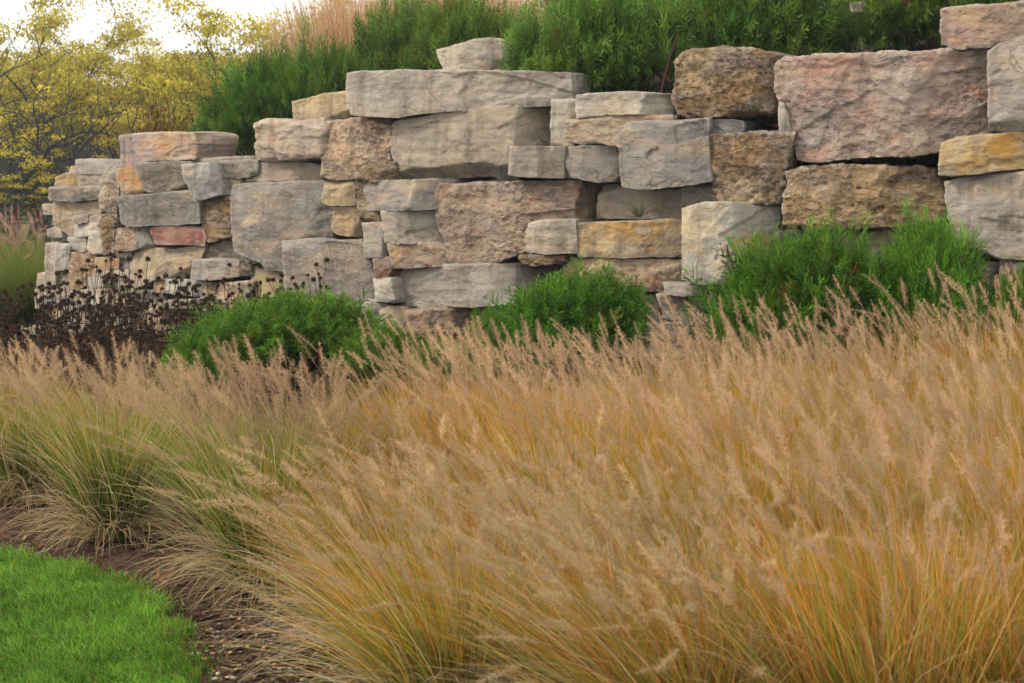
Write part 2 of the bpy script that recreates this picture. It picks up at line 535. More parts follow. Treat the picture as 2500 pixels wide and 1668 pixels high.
def hill_z(x, y):
    k = int(np.argmin((wx - x) ** 2 + (d0 - y) ** 2))
    t = (x - wx[k]) * nx[k] + (y - d0[k]) * ny[k]
    return float(zt[k] + rise[k] * max(t, 0))

# ---------------------------------------------------------------- stones
CROP = {'A': (50, 280, 3.0157), 'B': (600, 80, 2.5288), 'C': (1200, 80, 2.5288), 'D': (1700, 0, 2.24), 'E': (0, 560, 3.357), 'F': (700, 500, 1.958)}

def poly_at(pts, t):
    pts = np.asarray(pts, float)
    if len(pts) == 1: return np.repeat(pts, len(t), 0)
    s = np.concatenate([[0], np.cumsum(np.linalg.norm(np.diff(pts, axis=0), axis=1))])
    s /= s[-1]
    return np.stack([np.interp(t, s, pts[:, 0]), np.interp(t, s, pts[:, 1])], -1)

ROUGH = {'goldpit': 1.7, 'brownpit': 1.7, 'pinkpit': 1.15, 'rosy': 1.1, 'cream': 1.0, 'pink': 1.0, 'dark': 1.2}

def make_stone(crop, top, bot, typ, s=0.0, L=(), Rr=(), cr=None, label=None, parent=None, depth=None, res=0.0125, name="stone", yaw=0.0, lean=0.0, rnd=None):
    ox, oy, k = CROP[crop]
    cv = lambda pts: [(ox + x / k, oy + y / k) for x, y in pts]
    T_, B_ = cv(top), cv(bot)
    Lf = [T_[0]] + cv(L) + [B_[0]]
    Rt = [T_[-1]] + cv(Rr) + [B_[-1]]
    cc_ = np.array(T_ + B_).mean(0)
    grow_ = lambda pts: [tuple(np.array(p) + np.sign(np.array(p) - cc_) * 1.6) for p in pts]   # neighbours touch
    T_, B_, Lf, Rt = grow_(T_), grow_(B_), grow_(Lf), grow_(Rt)
    Lf[0], Lf[-1], Rt[0], Rt[-1] = T_[0], B_[0], T_[-1], B_[-1]
    allp = np.array(T_ + B_ + Lf + Rt)
    cx, cyy = allp.mean(0)
    dd = wall_d(cx)
    sc_ = dd / F_PX
    Wm = (allp[:, 0].max() - allp[:, 0].min()) * sc_
    Hm = (allp[:, 1].max() - allp[:, 1].min()) * sc_
    Tm = depth or float(np.clip(0.32 + 0.35 * min(Wm, Hm) + R.uniform(0, 0.15), 0.35, 0.75))
    seed = R.uniform(0, 300, 3)
    nu, nv = int(np.clip(Wm / res, 8, 150)), int(np.clip(Hm / res, 6, 80))
    nw = int(np.clip(Tm / 0.05, 5, 10))
    faces = []
    lu, lv, lw = np.linspace(0, 1, nu + 1), np.linspace(0, 1, nv + 1), np.linspace(0, 1, nw + 1) ** 1.3
    def fg(a, b):
        A, B = np.meshgrid(a, b, indexing='ij')
        return A.ravel(), B.ravel(), len(a), len(b)
    UVW, QQ, base = [], [], 0
    def addf(u, v, w_, na, nb, flip):
        nonlocal base
        UVW.append(np.stack(np.broadcast_arrays(u, v, w_), -1).astype(float))
        i = np.arange(na - 1)[:, None] * nb + np.arange(nb - 1)[None] + base
        q = np.stack([i, i + 1, i + nb + 1, i + nb], -1).reshape(-1, 4)
        QQ.append(q[:, ::-1] if flip else q)
        base += na * nb
    a, b, na, nb = fg(lu, lv); addf(a, b, 0.0, na, nb, False)
    a, b, na, nb = fg(lu, lw); addf(a, 0.0, b, na, nb, True); addf(a, 1.0, b, na, nb, False)
    a, b, na, nb = fg(lv, lw); addf(0.0, a, b, na, nb, False); addf(1.0, a, b, na, nb, True)
    uvw = np.concatenate(UVW)
    # rounded box in metres
    half = np.array([Wm, Hm, Tm]) / 2
    loc = (uvw - 0.5) * np.array([Wm, Hm, Tm])
    rg = ROUGH.get(typ, 0.6)
    r = (rnd or (0.004 + 0.007 * rg)) * (1 + 1.6 * np.clip(fbm(loc * 6 + seed, 3), -.5, 1.2))
    r = np.clip(r, 0.006, min(Wm, Hm) * 0.3)[:, None]
    core = np.clip(loc, -(half - r), half - r)
    dv = loc - core
    dn = np.linalg.norm(dv, axis=1, keepdims=True)
    nrm = dv / np.maximum(dn, 1e-6)
    loc = core + nrm * r
    uvw2 = loc / np.array([Wm, Hm, Tm]) + 0.5
    u, v, w_ = np.clip(uvw2, 0, 1).T
    # outline (Coons patch)
    tp, bt, lf, rt = poly_at(T_, u), poly_at(B_, u), poly_at(Lf, v), poly_at(Rt, v)
    c00, c10, c01, c11 = map(np.array, (T_[0], T_[-1], B_[0], B_[-1]))
    U, Vv = u[:, None], v[:, None]
    px = (1 - Vv) * tp + Vv * bt + (1 - U) * lf + U * rt - ((1 - U) * (1 - Vv) * c00 + U * (1 - Vv) * c10 + (1 - U) * Vv * c01 + U * Vv * c11)
    # face relief
    mx_, mz = (u - 0.5) * Wm, (0.5 - v) * Hm
    jx = 0.014 * fbm(np.stack([mx_ * 6, mz * 6, 0 * mx_], -1) + seed, 3)
    jz = 0.014 * fbm(np.stack([mx_ * 6, mz * 6, 0 * mx_ + 9], -1) + seed, 3)
    qx, qz = mx_ + jx, mz + jz
    # hewn face: the front is what several broken planes leave standing
    rel = qx * R.normal(0, .05) + qz * R.normal(0, .05)
    m0 = min(Wm, Hm)
    for k_ in range(int(R.integers(3, 6)) + int(Wm * Hm * 2)):          # edge and corner breaks
        an = R.uniform(0, 2 * math.pi)
        dx_, dz_ = math.cos(an), math.sin(an)
        ext = (abs(dx_) * Wm + abs(dz_) * Hm) / 2
        cut = R.uniform(.02, .15) * m0 if R.random() < .75 else R.uniform(.15, .35) * m0
        rel = np.maximum(rel, (qx * dx_ + qz * dz_ - (ext - cut)) * R.uniform(.5, 1.8))
    for k_ in range(1 + int(Wm * 2.5)):                                  # broad shallow breaks across the face
        an = R.normal(0, .5) + (0 if R.random() < .6 else math.pi)
        dx_, dz_ = math.cos(an), math.sin(an)
        rel = np.maximum(rel, (qx * dx_ + qz * dz_ - R.uniform(-.1, .35) * Wm) * R.uniform(.14, .5) - R.uniform(0, .012))
    # flakes that have come away
    for k_ in range(1 + int(Wm * Hm * 6)):
        cx_, cz_ = R.uniform(-.5, .5) * Wm, R.uniform(-.5, .5) * Hm
        rr_ = R.uniform(.06, .28) * max(Wm, .3)
        an = R.normal(0, .35); ca_, sa_ = math.cos(an), math.sin(an)
        ux, uz = (qx - cx_) * ca_ + (qz - cz_) * sa_, -(qx - cx_) * sa_ + (qz - cz_) * ca_
        sk = R.uniform(-.5, .5)
        dd_ = np.maximum.reduce([np.abs(ux + sk * uz) / rr_, np.abs(uz) / (rr_ * R.uniform(.3, .7)), (ux * R.uniform(-1, 1) + uz) / (rr_ * .6)])
        dd_ = dd_ + .10 * fbm(np.stack([mx_ * 9, mz * 9, 0 * mx_ + k_], -1) + seed, 3)
        rel = rel + R.uniform(.004, .015) * sstep(1.05, .95, dd_)
    if cr is not None:
        for c_ in (cr if isinstance(cr, list) else [cr]):
            u0, a_l, a_r, tilt = c_
            uu = u - u0 - tilt * (v - 0.5) + 0.03 * fbm(np.stack([mz * 3, 0 * mz, 0 * mz], -1) + seed, 3)
            rel = rel + np.where(uu < 0, -uu * Wm * a_l, uu * Wm * a_r)
    rel = rel + mx_ * yaw + mz * lean
    p3 = np.stack([mx_, w_ * Tm, mz], -1)
    # broken layers: terraces with sharp lips
    tq = fbm(p3 * np.array([2.4, 2.4, 4.6]) + seed, 4, .55) * 3.4
    fl = np.floor(tq)
    st = (fl + sstep(0, .12, tq - fl)) * (.0048 if rg < 1 else .009)
    tq = fbm(p3 * np.array([7, 7, 15]) + seed + 60, 3, .55) * 2.4
    fl = np.floor(tq)
    st = st + (fl + sstep(0, .2, tq - fl)) * (.0018 if rg < 1 else .003)
    nz = 0.006 * rg * fbm(p3 * 15 + seed, 4, 0.65)
    if rg > 1.2:
        pt = np.clip(fbm(p3 * np.array([15, 15, 24]) + seed, 3, .6) * 2.4 - .5, 0, 1)
        nz = nz - 0.03 * pt * sstep(-.25, .25, fbm(p3 * 3 + seed + 40, 2)) + .012 * fbm(p3 * 6 + seed, 3)
    disp = nz + st
    # place
    d = wall_d(np.clip(cx + (px[:, 0] - cx) * 0.85, -200, 2700)) + s
    d = d + 0.02 * (HOR - px[:, 1]) / F_PX * dd
    if crop in 'AE':
        d = d + R.normal(0, .035)
    P = unproj(px[:, 0], px[:, 1], d + rel * (1 - w_))
    kk = float(np.interp(cx, pxs, np.arange(len(pxs))))
    kk = int(kk)
    ndir = np.array([nx[kk], ny[kk], 0.0])
    tdir = np.array([ndir[1], -ndir[0], 0.0])
    shr = (0.10 + 0.1 * R.random()) * w_
    P = P + ndir * (w_ * Tm)[:, None]
    cen = P.mean(0)
    P = P - (tdir * ((P - cen) @ tdir)[:, None]) * shr[:, None] * 0.6
    wn = tdir * nrm[:, :1] + np.array([0, 0, -1.0]) * nrm[:, 1:2] + ndir * nrm[:, 2:3]
    P = P + wn * disp[:, None]
    org = np.array([cen[0], cen[1], P[:, 2].min()])
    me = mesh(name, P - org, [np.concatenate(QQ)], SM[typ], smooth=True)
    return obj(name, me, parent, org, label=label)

wall = bpy.data.objects.new("stone_wall", None)
col.objects.link(wall)
wall["label"] = "long dry-stacked retaining wall of huge rough limestone blocks"
wall["category"] = "wall"

ST = [
 # right end
 ('D', [(1338,50),(1500,35),(1792,14),(1950,4)], [(1345,238),(1440,260),(1600,250),(1950,235)], 'pink', dict(s=.06, cr=(.1,.3,0,0), label="long flat tan slab topping the wall")),
 ('D', [(430,345),(475,320),(900,298),(1400,276),(1605,268)], [(552,872),(650,886),(900,862),(1300,838),(1615,735)], 'rosy', dict(L=[(425,500),(475,600),(530,720)], s=-.04, label="largest pink pitted block")),
 ('D', [(1592,285),(1660,240),(1792,195),(1960,150)], [(1600,715),(1700,722),(1960,712)], 'grey', dict(s=-.08, cr=(.15,.3,0,0))),
 ('D', [(1345,785),(1420,755),(1792,722),(1960,700)], [(1318,958),(1400,968),(1560,945),(1792,920),(1960,905)], 'gold', dict(s=-.1, label="thin golden yellow slab")),
 ('D', [(1358,1000),(1450,975),(1792,935),(1960,915)], [(1450,1368),(1560,1382),(1650,1415),(1792,1418),(1960,1425)], 'grey', dict(L=[(1358,1080),(1375,1200),(1420,1320)], s=-.03)),
 ('D', [(490,945),(560,922),(900,905),(1200,915),(1372,960)], [(462,1238),(600,1255),(860,1256),(1100,1240),(1365,1195)], 'brownpit', dict(s=-.03, lean=.12)),
 ('D', [(480,1285),(640,1262),(900,1270),(1400,1232)], [(470,1490),(900,1500),(1440,1480)], 'buff', dict(s=.1, cr=(.2,.1,.12,0))),
 ('D', [(1672,1432),(1745,1424)], [(1672,1560),(1745,1560)], 'cream', dict(s=.05)),
 ('D', [(1735,1448),(1960,1430)], [(1742,1590),(1960,1600)], 'blue', dict(s=.0)),
 ('D', [(452,562),(480,572)], [(455,716),(518,722)], 'pale', dict(s=.06)),
 ('D', [(500,1500),(960,1500)], [(500,1720),(960,1720)], 'buff', dict(s=.06)),
 ('D', [(970,1495),(1440,1490)], [(970,1730),(1440,1730)], 'grey', dict(s=.0)),
 ('D', [(1445,1450),(1660,1440)], [(1450,1600),(1670,1600)], 'dark', dict(s=.1)),
 ('D', [(1450,1610),(1960,1610)], [(1450,1800),(1960,1800)], 'buff', dict(s=.0)),
 # centre right
 ('C', [(1130,178),(1190,110),(1390,88),(1600,110),(1800,148)], [(1118,530),(1300,526),(1480,502),(1772,495)], 'goldpit', dict(L=[(1122,220),(1114,400)], Rr=[(1765,250),(1765,400)], s=-.02, cr=(.78,.02,.5,-.1), rnd=.06, label="rugged golden brown boulder on the top course")),
 ('C', [(1335,628),(1480,614),(1770,612),(1872,618)], [(1370,1045),(1500,1052),(1795,1050)], 'goldpit', dict(L=[(1340,720),(1350,850)], Rr=[(1840,720),(1812,880)], s=.02)),
 ('C', [(522,388),(620,376),(830,368),(940,372),(1125,382)], [(526,522),(700,508),(900,498),(1125,514)], 'pale', dict(s=-.02, cr=(.67,.0,.8,-.08))),
 ('C', [(370,412),(515,410)], [(366,694),(470,705),(510,698)], 'pale', dict(s=.06, cr=(.35,.3,0,.1))),
 ('C', [(466,540),(560,525),(830,508),(950,515),(1115,522)], [(458,660),(560,688),(790,698),(1110,698)], 'cream', dict(s=.0, label="cream slab with a chipped lower corner")),
 ('C', [(787,592),(850,560),(1000,545),(1345,530)], [(812,948),(930,968),(1060,960),(1365,915)], 'blue', dict(L=[(785,700),(790,880)], Rr=[(1335,620),(1345,800)], s=-.1, cr=(.2,.35,.03,.12))),
 ('C', [(1352,536),(1470,534),(1555,548)], [(1348,614),(1555,616)], 'blue', dict(s=.1)),
 ('C', [(455,712),(560,698),(785,706)], [(446,890),(560,905),(650,918),(785,912)], 'blue', dict(s=-.04, cr=(.3,.3,.35,0))),
 ('C', [(120,702),(300,700),(452,706)], [(104,878),(250,890),(440,894)], 'grey', dict(s=-.12, label="pale grey block with an ochre band")),
 ('C', [(690,948),(900,930),(1185,950)], [(648,1148),(900,1150),(1185,1144)], 'buff', dict(L=[(665,1010),(650,1080)], s=.2, cr=(.8,0,-.2,0))),
 ('C', [(1182,950),(1385,950)], [(1170,1092),(1385,1085)], 'slate', dict(s=.1)),
 ('C', [(225,1182),(300,1160),(515,1156)], [(214,1350),(350,1368),(532,1366)], 'pale', dict(L=[(205,1240)], s=-.08, cr=(.2,.3,0,0))),
 ('C', [(505,1182),(700,1170),(1182,1158)], [(540,1380),(780,1388),(1000,1380),(1174,1384)], 'gold', dict(L=[(515,1260)], s=-.05, label="ochre stained block with flaking face")),
 ('C', [(1180,1092),(1300,1055),(1500,1050),(1788,1056)], [(1175,1522),(1300,1552),(1450,1548),(1610,1552)], 'white', dict(Rr=[(1775,1180),(1745,1280),(1715,1420)], s=-.12, cr=(.52,.05,.4,0), label="pale block streaked with gold")),
 ('C', [(1745,1235),(1910,1222)], [(1725,1400),(1905,1405)], 'dark', dict(s=.12)),
 ('C', [(160,1388),(300,1373),(460,1370)], [(205,1426),(300,1438),(455,1420)], 'brownpit', dict(s=-.05, depth=.4)),
 ('F', [(1330,262),(1510,250),(1700,258),(1885,264)], [(1325,396),(1550,405),(1790,416),(1890,420)], 'cream', dict(s=.0, cr=(.3,.12,.03,0))),
 ('F', [(1800,372),(2022,394)], [(1810,425),(1900,432),(1992,434)], 'pale', dict(s=-.04)),
 ('F', [(1770,430),(2022,432)], [(1800,545),(1900,566),(1990,552)], 'slate', dict(s=.02)),
 ('F', [(1230,420),(1500,424),(1765,430)], [(1230,575),(1790,575)], 'pale', dict(s=.05)),
 ('F', [(2040,408),(2150,402),(2230,410)], [(1985,610),(2240,610)], 'pinkpit', dict(L=[(2010,470)], s=.04)),
 ('F', [(1790,565),(2000,560)], [(1790,720),(2010,720)], 'dark', dict(s=.0)),
 ('F', [(1240,580),(1780,580)], [(1240,720),(1780,720)], 'buff', dict(s=.0)),
 ('F', [(920,500),(1220,490)], [(920,610),(1220,610)], 'slate', dict(s=.06)),
 # centre
 ('B', [(625,252),(720,240),(1200,234),(1700,240),(2003,246)], [(650,505),(760,515),(940,524),(1060,500),(1250,486),(1500,470),(2012,440)], 'grey', dict(L=[(620,330),(625,420)], s=-.02, cr=(.28,-.05,.02,.0), label="longest pale grey slab on the top course")),
 ('B', [(286,428),(380,405),(470,376),(640,364)], [(302,532),(645,532)], 'yellow', dict(s=.22)),
 ('B', [(62,562),(115,537),(300,545),(482,530)], [(60,778),(150,797),(330,786),(478,762)], 'cream', dict(L=[(48,600),(60,660),(38,705)], s=-.06, rnd=.05, label="rounded cream boulder with rusty pockets")),
 ('B', [(475,556),(600,537),(720,526),(892,530)], [(468,885),(540,908),(650,908),(885,812)], 'pinkpit', dict(s=.0)),
 ('B', [(925,548),(1200,500),(1500,460),(1650,448),(1886,455)], [(952,900),(1150,902),(1500,886),(1570,912),(1700,892),(1886,860)], 'buff', dict(L=[(893,590),(895,700),(915,820)], s=.0, cr=(.78,.02,.75,0), label="largest buff block")),
 ('B', [(690,842),(780,816),(910,800)], [(682,912),(948,910)], 'brownpit', dict(s=.0)),
 ('B', [(666,852),(742,840)], [(705,1164),(832,1170)], 'brownpit', dict(s=.04, L=[(665,960)])),
 ('B', [(728,932),(870,912),(1130,905),(1290,912)], [(738,1094),(860,1100),(1000,1096),(1260,1085)], 'blue', dict(s=-.04, cr=(.25,.12,.0,.1))),
 ('B', [(1146,962),(1200,937),(1500,926),(1800,916),(2142,915)], [(1248,1412),(1300,1432),(1520,1426),(1730,1352),(2155,1220)], 'pinkpit', dict(L=[(1150,1050),(1195,1190),(1240,1290)], Rr=[(2150,1030)], s=-.05, cr=(.35,.06,.05,.1), label="big pitted pinkish brown block")),
 ('B', [(482,926),(672,910)], [(468,1050),(560,1066),(676,1062)], 'yellow', dict(s=.0)),
 ('B', [(540,1076),(692,1068)], [(530,1226),(570,1248),(716,1266)], 'orange', dict(s=.08)),
 ('B', [(720,1176),(842,1172)], [(735,1386),(882,1380)], 'grey', dict(s=.0)),
 ('B', [(838,1106),(930,1105),(1185,1108)], [(862,1306),(960,1302),(1232,1296)], 'buff', dict(s=.0, cr=(.25,.3,.05,0))),
 ('B', [(872,1306),(948,1302)], [(905,1452),(968,1452)], 'gold', dict(s=.03)),
 ('B', [(950,1302),(1238,1298)], [(962,1452),(1248,1438)], 'pink', dict(s=.04)),
 ('B', [(772,1390),(892,1385)], [(800,1514),(872,1510)], 'rust', dict(Rr=[(908,1440)], s=.0, label="small rust brown block")),
 ('B', [(225,1287),(400,1276),(500,1288),(716,1276)], [(240,1622),(500,1642),(796,1656)], 'gran', dict(Rr=[(760,1390),(790,1500)], s=-.1, label="grainy grey block")),
 ('A', [(1568,525),(1620,510),(1900,500),(2232,493)], [(1576,1010),(1650,1040),(1770,1080),(1810,1140),(1940,1150),(2290,1010)], 'slate', dict(L=[(1550,620),(1556,850)], Rr=[(2245,560),(2298,650)], s=-.03, label="large dark grey block")),
 ('B', [(0,818),(200,790),(300,796),(475,820)], [(0,918),(480,914)], 'buff', dict(s=.1, cr=(.6,0,.2,0))),
 ('F', [(472,306),(700,292),(950,285),(1130,283),(1328,300)], [(515,478),(620,486),(870,490),(1010,478),(1322,470)], 'grey', dict(L=[(488,400)], s=-.1, cr=(.72,.02,.6,0), label="long grey slab low in the wall")),
 ('F', [(415,356),(492,350)], [(425,460),(518,466)], 'pale', dict(s=-.03)),
 ('F', [(280,462),(340,444),(470,464)], [(300,580),(470,600)], 'pale', dict(s=.0)),
 ('F', [(446,476),(575,490)], [(460,620),(590,620)], 'buff', dict(s=.02)),
 ('F', [(570,510),(650,500),(908,496)], [(578,610),(910,610)], 'pinkpit', dict(s=-.02, cr=(.55,0,.3,0))),
 ('E', [(2085,592),(2350,576),(2500,580)], [(2090,720),(2500,720)], 'pink', dict(s=.02)),
 # left end
 ('A', [(726,162),(860,142),(1000,130),(1280,140),(1314,160)], [(746,378),(840,392),(945,340),(1282,326)], 'peach', dict(L=[(735,230)], s=-.05, cr=(.42,.25,.1,-.1), label="orange tinged block standing alone on top")),
 ('A', [(850,362),(1100,345),(1255,350)], [(912,562),(1000,570),(1245,552)], 'dark', dict(L=[(880,480)], s=-.06, cr=(.12,.5,0,0))),
 ('A', [(1000,338),(1400,318),(1745,308)], [(1000,362),(1745,342)], 'grey', dict(s=.12, depth=.5)),
 ('A', [(1190,370),(1448,354)], [(1306,640),(1400,605),(1485,592)], 'blue', dict(L=[(1205,480),(1250,580)], Rr=[(1472,460)], s=-.14, cr=(.35,.5,.02,.1))),
 ('A', [(1452,352),(1745,338)], [(1478,470),(1610,466),(1745,440)], 'dark', dict(s=.0)),
 ('A', [(1490,478),(1625,470)], [(1490,596),(1580,592)], 'orange', dict(s=.1)),
 ('A', [(700,402),(820,388),(870,392)], [(722,590),(908,580)], 'orange', dict(s=-.02, label="orange block below the lone top block")),
 ('A', [(708,602),(900,590),(1242,565)], [(745,800),(820,820),(1100,812),(1316,796)], 'slate', dict(Rr=[(1308,650)], s=-.1, cr=(.12,.5,.03,.05))),
 ('A', [(1320,632),(1380,602),(1552,597)], [(1342,900),(1400,936),(1566,908)], 'brownpit', dict(L=[(1315,700)], s=-.05)),
 ('A', [(1365,936),(1572,915)], [(1360,1050),(1480,1070),(1645,1056)], 'dark', dict(s=.06)),
 ('A', [(960,832),(1100,820),(1340,826)], [(995,950),(1150,955),(1350,962)], 'red', dict(L=[(958,880)], Rr=[(1362,900)], s=-.08, label="single dark red block")),
 ('A', [(925,826),(970,828)], [(920,930),(985,942)], 'red', dict(s=.02)),
 ('A', [(850,868),(930,865)], [(856,982),(988,976)], 'grey', dict(s=.0)),
 ('A', [(698,836),(780,830),(852,836)], [(705,986),(780,996),(852,986)], 'pinkpit', dict(s=-.05)),
 ('A', [(785,826),(922,818)], [(800,852),(915,858)], 'blue', dict(s=.03)),
 ('A', [(576,782),(625,747),(692,772)], [(610,1042),(678,1042)], 'goldpit', dict(L=[(572,820),(600,920)], s=-.06)),
 ('A', [(630,718),(708,712)], [(640,812),(695,836)], 'cream', dict(s=.0)),
 ('A', [(588,488),(640,475),(722,530)], [(585,722),(702,716)], 'pinkpit', dict(s=-.02)),
 ('A', [(648,426),(710,424)], [(645,526),(718,532)], 'blue', dict(s=.02)),
 ('A', [(412,336),(600,334),(748,350)], [(412,430),(640,434),(748,424)], 'grey', dict(s=.02, cr=(.7,0,.2,0))),
 ('A', [(365,380),(412,374)], [(365,424),(412,428)], 'cream', dict(s=.05)),
 ('A', [(255,466),(330,432),(426,430)], [(250,530),(426,532)], 'yellow', dict(s=.03)),
 ('A', [(428,432),(644,432)], [(426,524),(644,526)], 'pink', dict(s=.0)),
 ('A', [(222,546),(330,532),(585,530)], [(222,620),(400,630),(585,624)], 'dark', dict(s=-.14, label="thin brown slab jutting out")),
 ('A', [(248,632),(590,630)], [(248,812),(360,886),(590,880)], 'buff', dict(s=.03)),
 ('A', [(165,664),(248,660)], [(165,728),(248,736)], 'pale', dict(s=.02)),
 ('A', [(386,746),(470,738),(492,742)], [(395,796),(492,794)], 'pink', dict(s=-.08)),
 ('A', [(492,746),(592,745)], [(492,794),(588,796)], 'pink', dict(s=-.06)),
 ('A', [(398,800),(582,798)], [(402,902),(576,888)], 'grey', dict(s=-.04)),
 ('A', [(200,852),(250,826),(295,850)], [(195,890),(240,906),(305,902)], 'pale', dict(s=.0)),
 ('A', [(345,905),(475,902)], [(390,988),(450,1006),(484,1000)], 'grey', dict(s=-.06)),
 ('A', [(512,868),(560,858),(592,886)], [(482,990),(540,1022),(606,1028)], 'white', dict(L=[(496,930)], s=-.1, cr=(.4,.5,.1,0))),
 ('A', [(188,946),(266,942)], [(176,1246),(252,1252)], 'pale', dict(s=-.08)),
 ('A', [(264,955),(362,960)], [(250,1142),(348,1146)], 'grey', dict(s=-.03)),
 ('A', [(354,1016),(480,1006),(558,1040)], [(354,1262),(420,1286),(500,1250),(562,1180)], 'pinkpit', dict(s=-.05)),
 ('A', [(556,1058),(726,1060)], [(556,1146),(640,1152),(718,1146)], 'orange', dict(s=-.02, label="bright orange block")),
 ('A', [(722,1060),(806,1058)], [(716,1146),(806,1144)], 'slate', dict(s=.0)),
 ('A', [(684,932),(730,985),(824,996)], [(686,1048),(806,1054)], 'slate', dict(s=.02)),
 ('A', [(828,1014),(960,985),(1150,990),(1372,962)], [(776,1200),(850,1284),(1000,1210),(1260,1208)], 'buff', dict(L=[(812,1110)], s=-.02, cr=(.08,.5,.03,0))),
 ('A', [(1268,1074),(1370,1065),(1605,1076)], [(1250,1202),(1380,1218),(1605,1192)], 'grey', dict(s=-.12, cr=(.35,.4,.2,0))),
 ('A', [(1578,1086),(1685,1080)], [(1570,1182),(1705,1196)], 'brownpit', dict(s=.0)),
 ('A', [(1650,1044),(1730,1050)], [(1660,1080),(1725,1084)], 'dark', dict(s=.0)),
 ('A', [(494,1202),(560,1162),(795,1146)], [(494,1282),(785,1278)], 'grey', dict(s=-.05)),
 ('A', [(255,1150),(356,1148)], [(255,1256),(360,1258)], 'buff', dict(s=.0)),
 ('A', [(120,1172),(180,1160)], [(125,1286),(180,1292)], 'buff', dict(s=.05)),
 ('A', [(170,1262),(230,1252),(380,1272)], [(172,1392),(250,1402),(370,1396)], 'pink', dict(s=-.06, rnd=.04)),
 ('A', [(362,1300),(520,1286),(838,1286)], [(370,1406),(840,1404)], 'pale', dict(s=-.08)),
 ('A', [(836,1300),(1035,1300)], [(838,1372),(1062,1364)], 'dark', dict(s=.0)),
 ('A', [(976,1206),(1062,1205)], [(982,1302),(1066,1312)], 'orange', dict(s=.02)),
 ('A', [(1064,1212),(1358,1236)], [(1062,1312),(1342,1338)], 'white', dict(s=.0, cr=(.55,.02,.1,0))),
 ('A', [(1352,1240),(1452,1240)], [(1350,1332),(1462,1332)], 'pinkpit', dict(s=-.03)),
 ('A', [(1455,1242),(1712,1226)], [(1470,1452),(1665,1455)], 'cream', dict(s=-.02)),
 ('A', [(1704,1090),(1770,1140),(1945,1160)], [(1704,1332),(1950,1350)], 'yellow', dict(s=.04)),
 ('A', [(924,1396),(1080,1370),(1335,1360)], [(920,1424),(1325,1424)], 'pale', dict(s=-.14)),
 ('A', [(1335,1342),(1470,1340)], [(1335,1470),(1475,1470)], 'pinkpit', dict(s=.0)),
 ('A', [(926,1428),(1330,1428)], [(926,1620),(1330,1620)], 'cream', dict(s=.0)),
 ('A', [(196,1402),(305,1404)], [(196,1540),(310,1540)], 'yellow', dict(s=.0)),
 ('A', [(310,1410),(920,1408)], [(310,1600),(920,1600)], 'buff', dict(s=.0, cr=(.5,.05,.05,0))),
 ('A', [(1480,1460),(1700,1458)], [(1480,1640),(1720,1640)], 'pale', dict(s=.0)),
 ('A', [(1345,1475),(1470,1475)], [(1345,1640),(1470,1640)], 'dark', dict(s=.0)),
 ('A', [(110,1292),(165,1288)], [(115,1420),(190,1420)], 'blue', dict(s=.05)),
 ('E', [(165,800),(300,790),(460,800)], [(165,900),(460,900)], 'pale', dict(s=-.1)),
 ('E', [(2100,722),(2500,722)], [(2100,900),(2500,900)], 'buff', dict(s=.0)),
]
for c_, t_, b_, ty_, kw in ST:
    make_stone(c_, t_, b_, ty_, parent=wall, **kw)

# loose rocks up on the hillside
def boulder(crop, top, bot, typ, s, name, label, **kw):
    o = make_stone(crop, top, bot, typ, s=s, name=name, **kw)
    o["label"] = label; o["category"] = "boulder"
    return o
boulder('B', [(1180,112),(1255,90),(1395,46),(1500,34),(1590,80)], [(1245,300),(1660,300)], 'pale', .85, "boulder", "angular cream boulder tilted among the junipers above the wall", L=[(1205,190)], Rr=[(1640,180)], cr=(.24,.55,.06,-.25), depth=.6)
boulder('D', [(835,18),(900,8),(925,40)], [(845,70),(925,66)], 'grey', 1.6, "boulder", "small pale rock peeking out between dark junipers on the hillside", depth=.3)

# ---------------------------------------------------------------- grasses
def sweep(base, az, a0, bend, ln, S=6, pw=1.4, wind=None, wob=0.0):
    """centre lines of N stalks that start at base, lean a0 and bend over by 'bend' radians in the direction az"""
    N = len(az)
    t = np.linspace(0, 1, S)[None]
    ang = a0[:, None] + bend[:, None] * t ** pw
    azs = az[:, None] + wob * R.normal(size=(N, 1)) * t
    dx = np.sin(ang) * np.cos(azs); dy = np.sin(ang) * np.sin(azs); dz = np.cos(ang)
    D = np.stack([dx, dy, dz], -1)
    step = (ln / (S - 1))[:, None, None]
    P = np.concatenate([np.zeros((N, 1, 3)), np.cumsum((D[:, :-1] + D[:, 1:]) / 2 * step, 1)], 1)
    P = P + base[:, None]
    if wind is not None:
        P = P + np.asarray(wind)[None, None] * (t[..., None] ** 2) * ln[:, None, None]
    return P

def colour(N, S, c0, c1, var=0.12, stops=None):
    t = np.linspace(0, 1, S)[None, :, None]
    c = np.asarray(c0) * (1 - t) + np.asarray(c1) * t
    return c * (1 + 1.7 * var * R.normal(size=(N, 1, 1))).clip(0.4, 1.7) * (1 + 0.05 * R.normal(size=(N, 1, 3)))

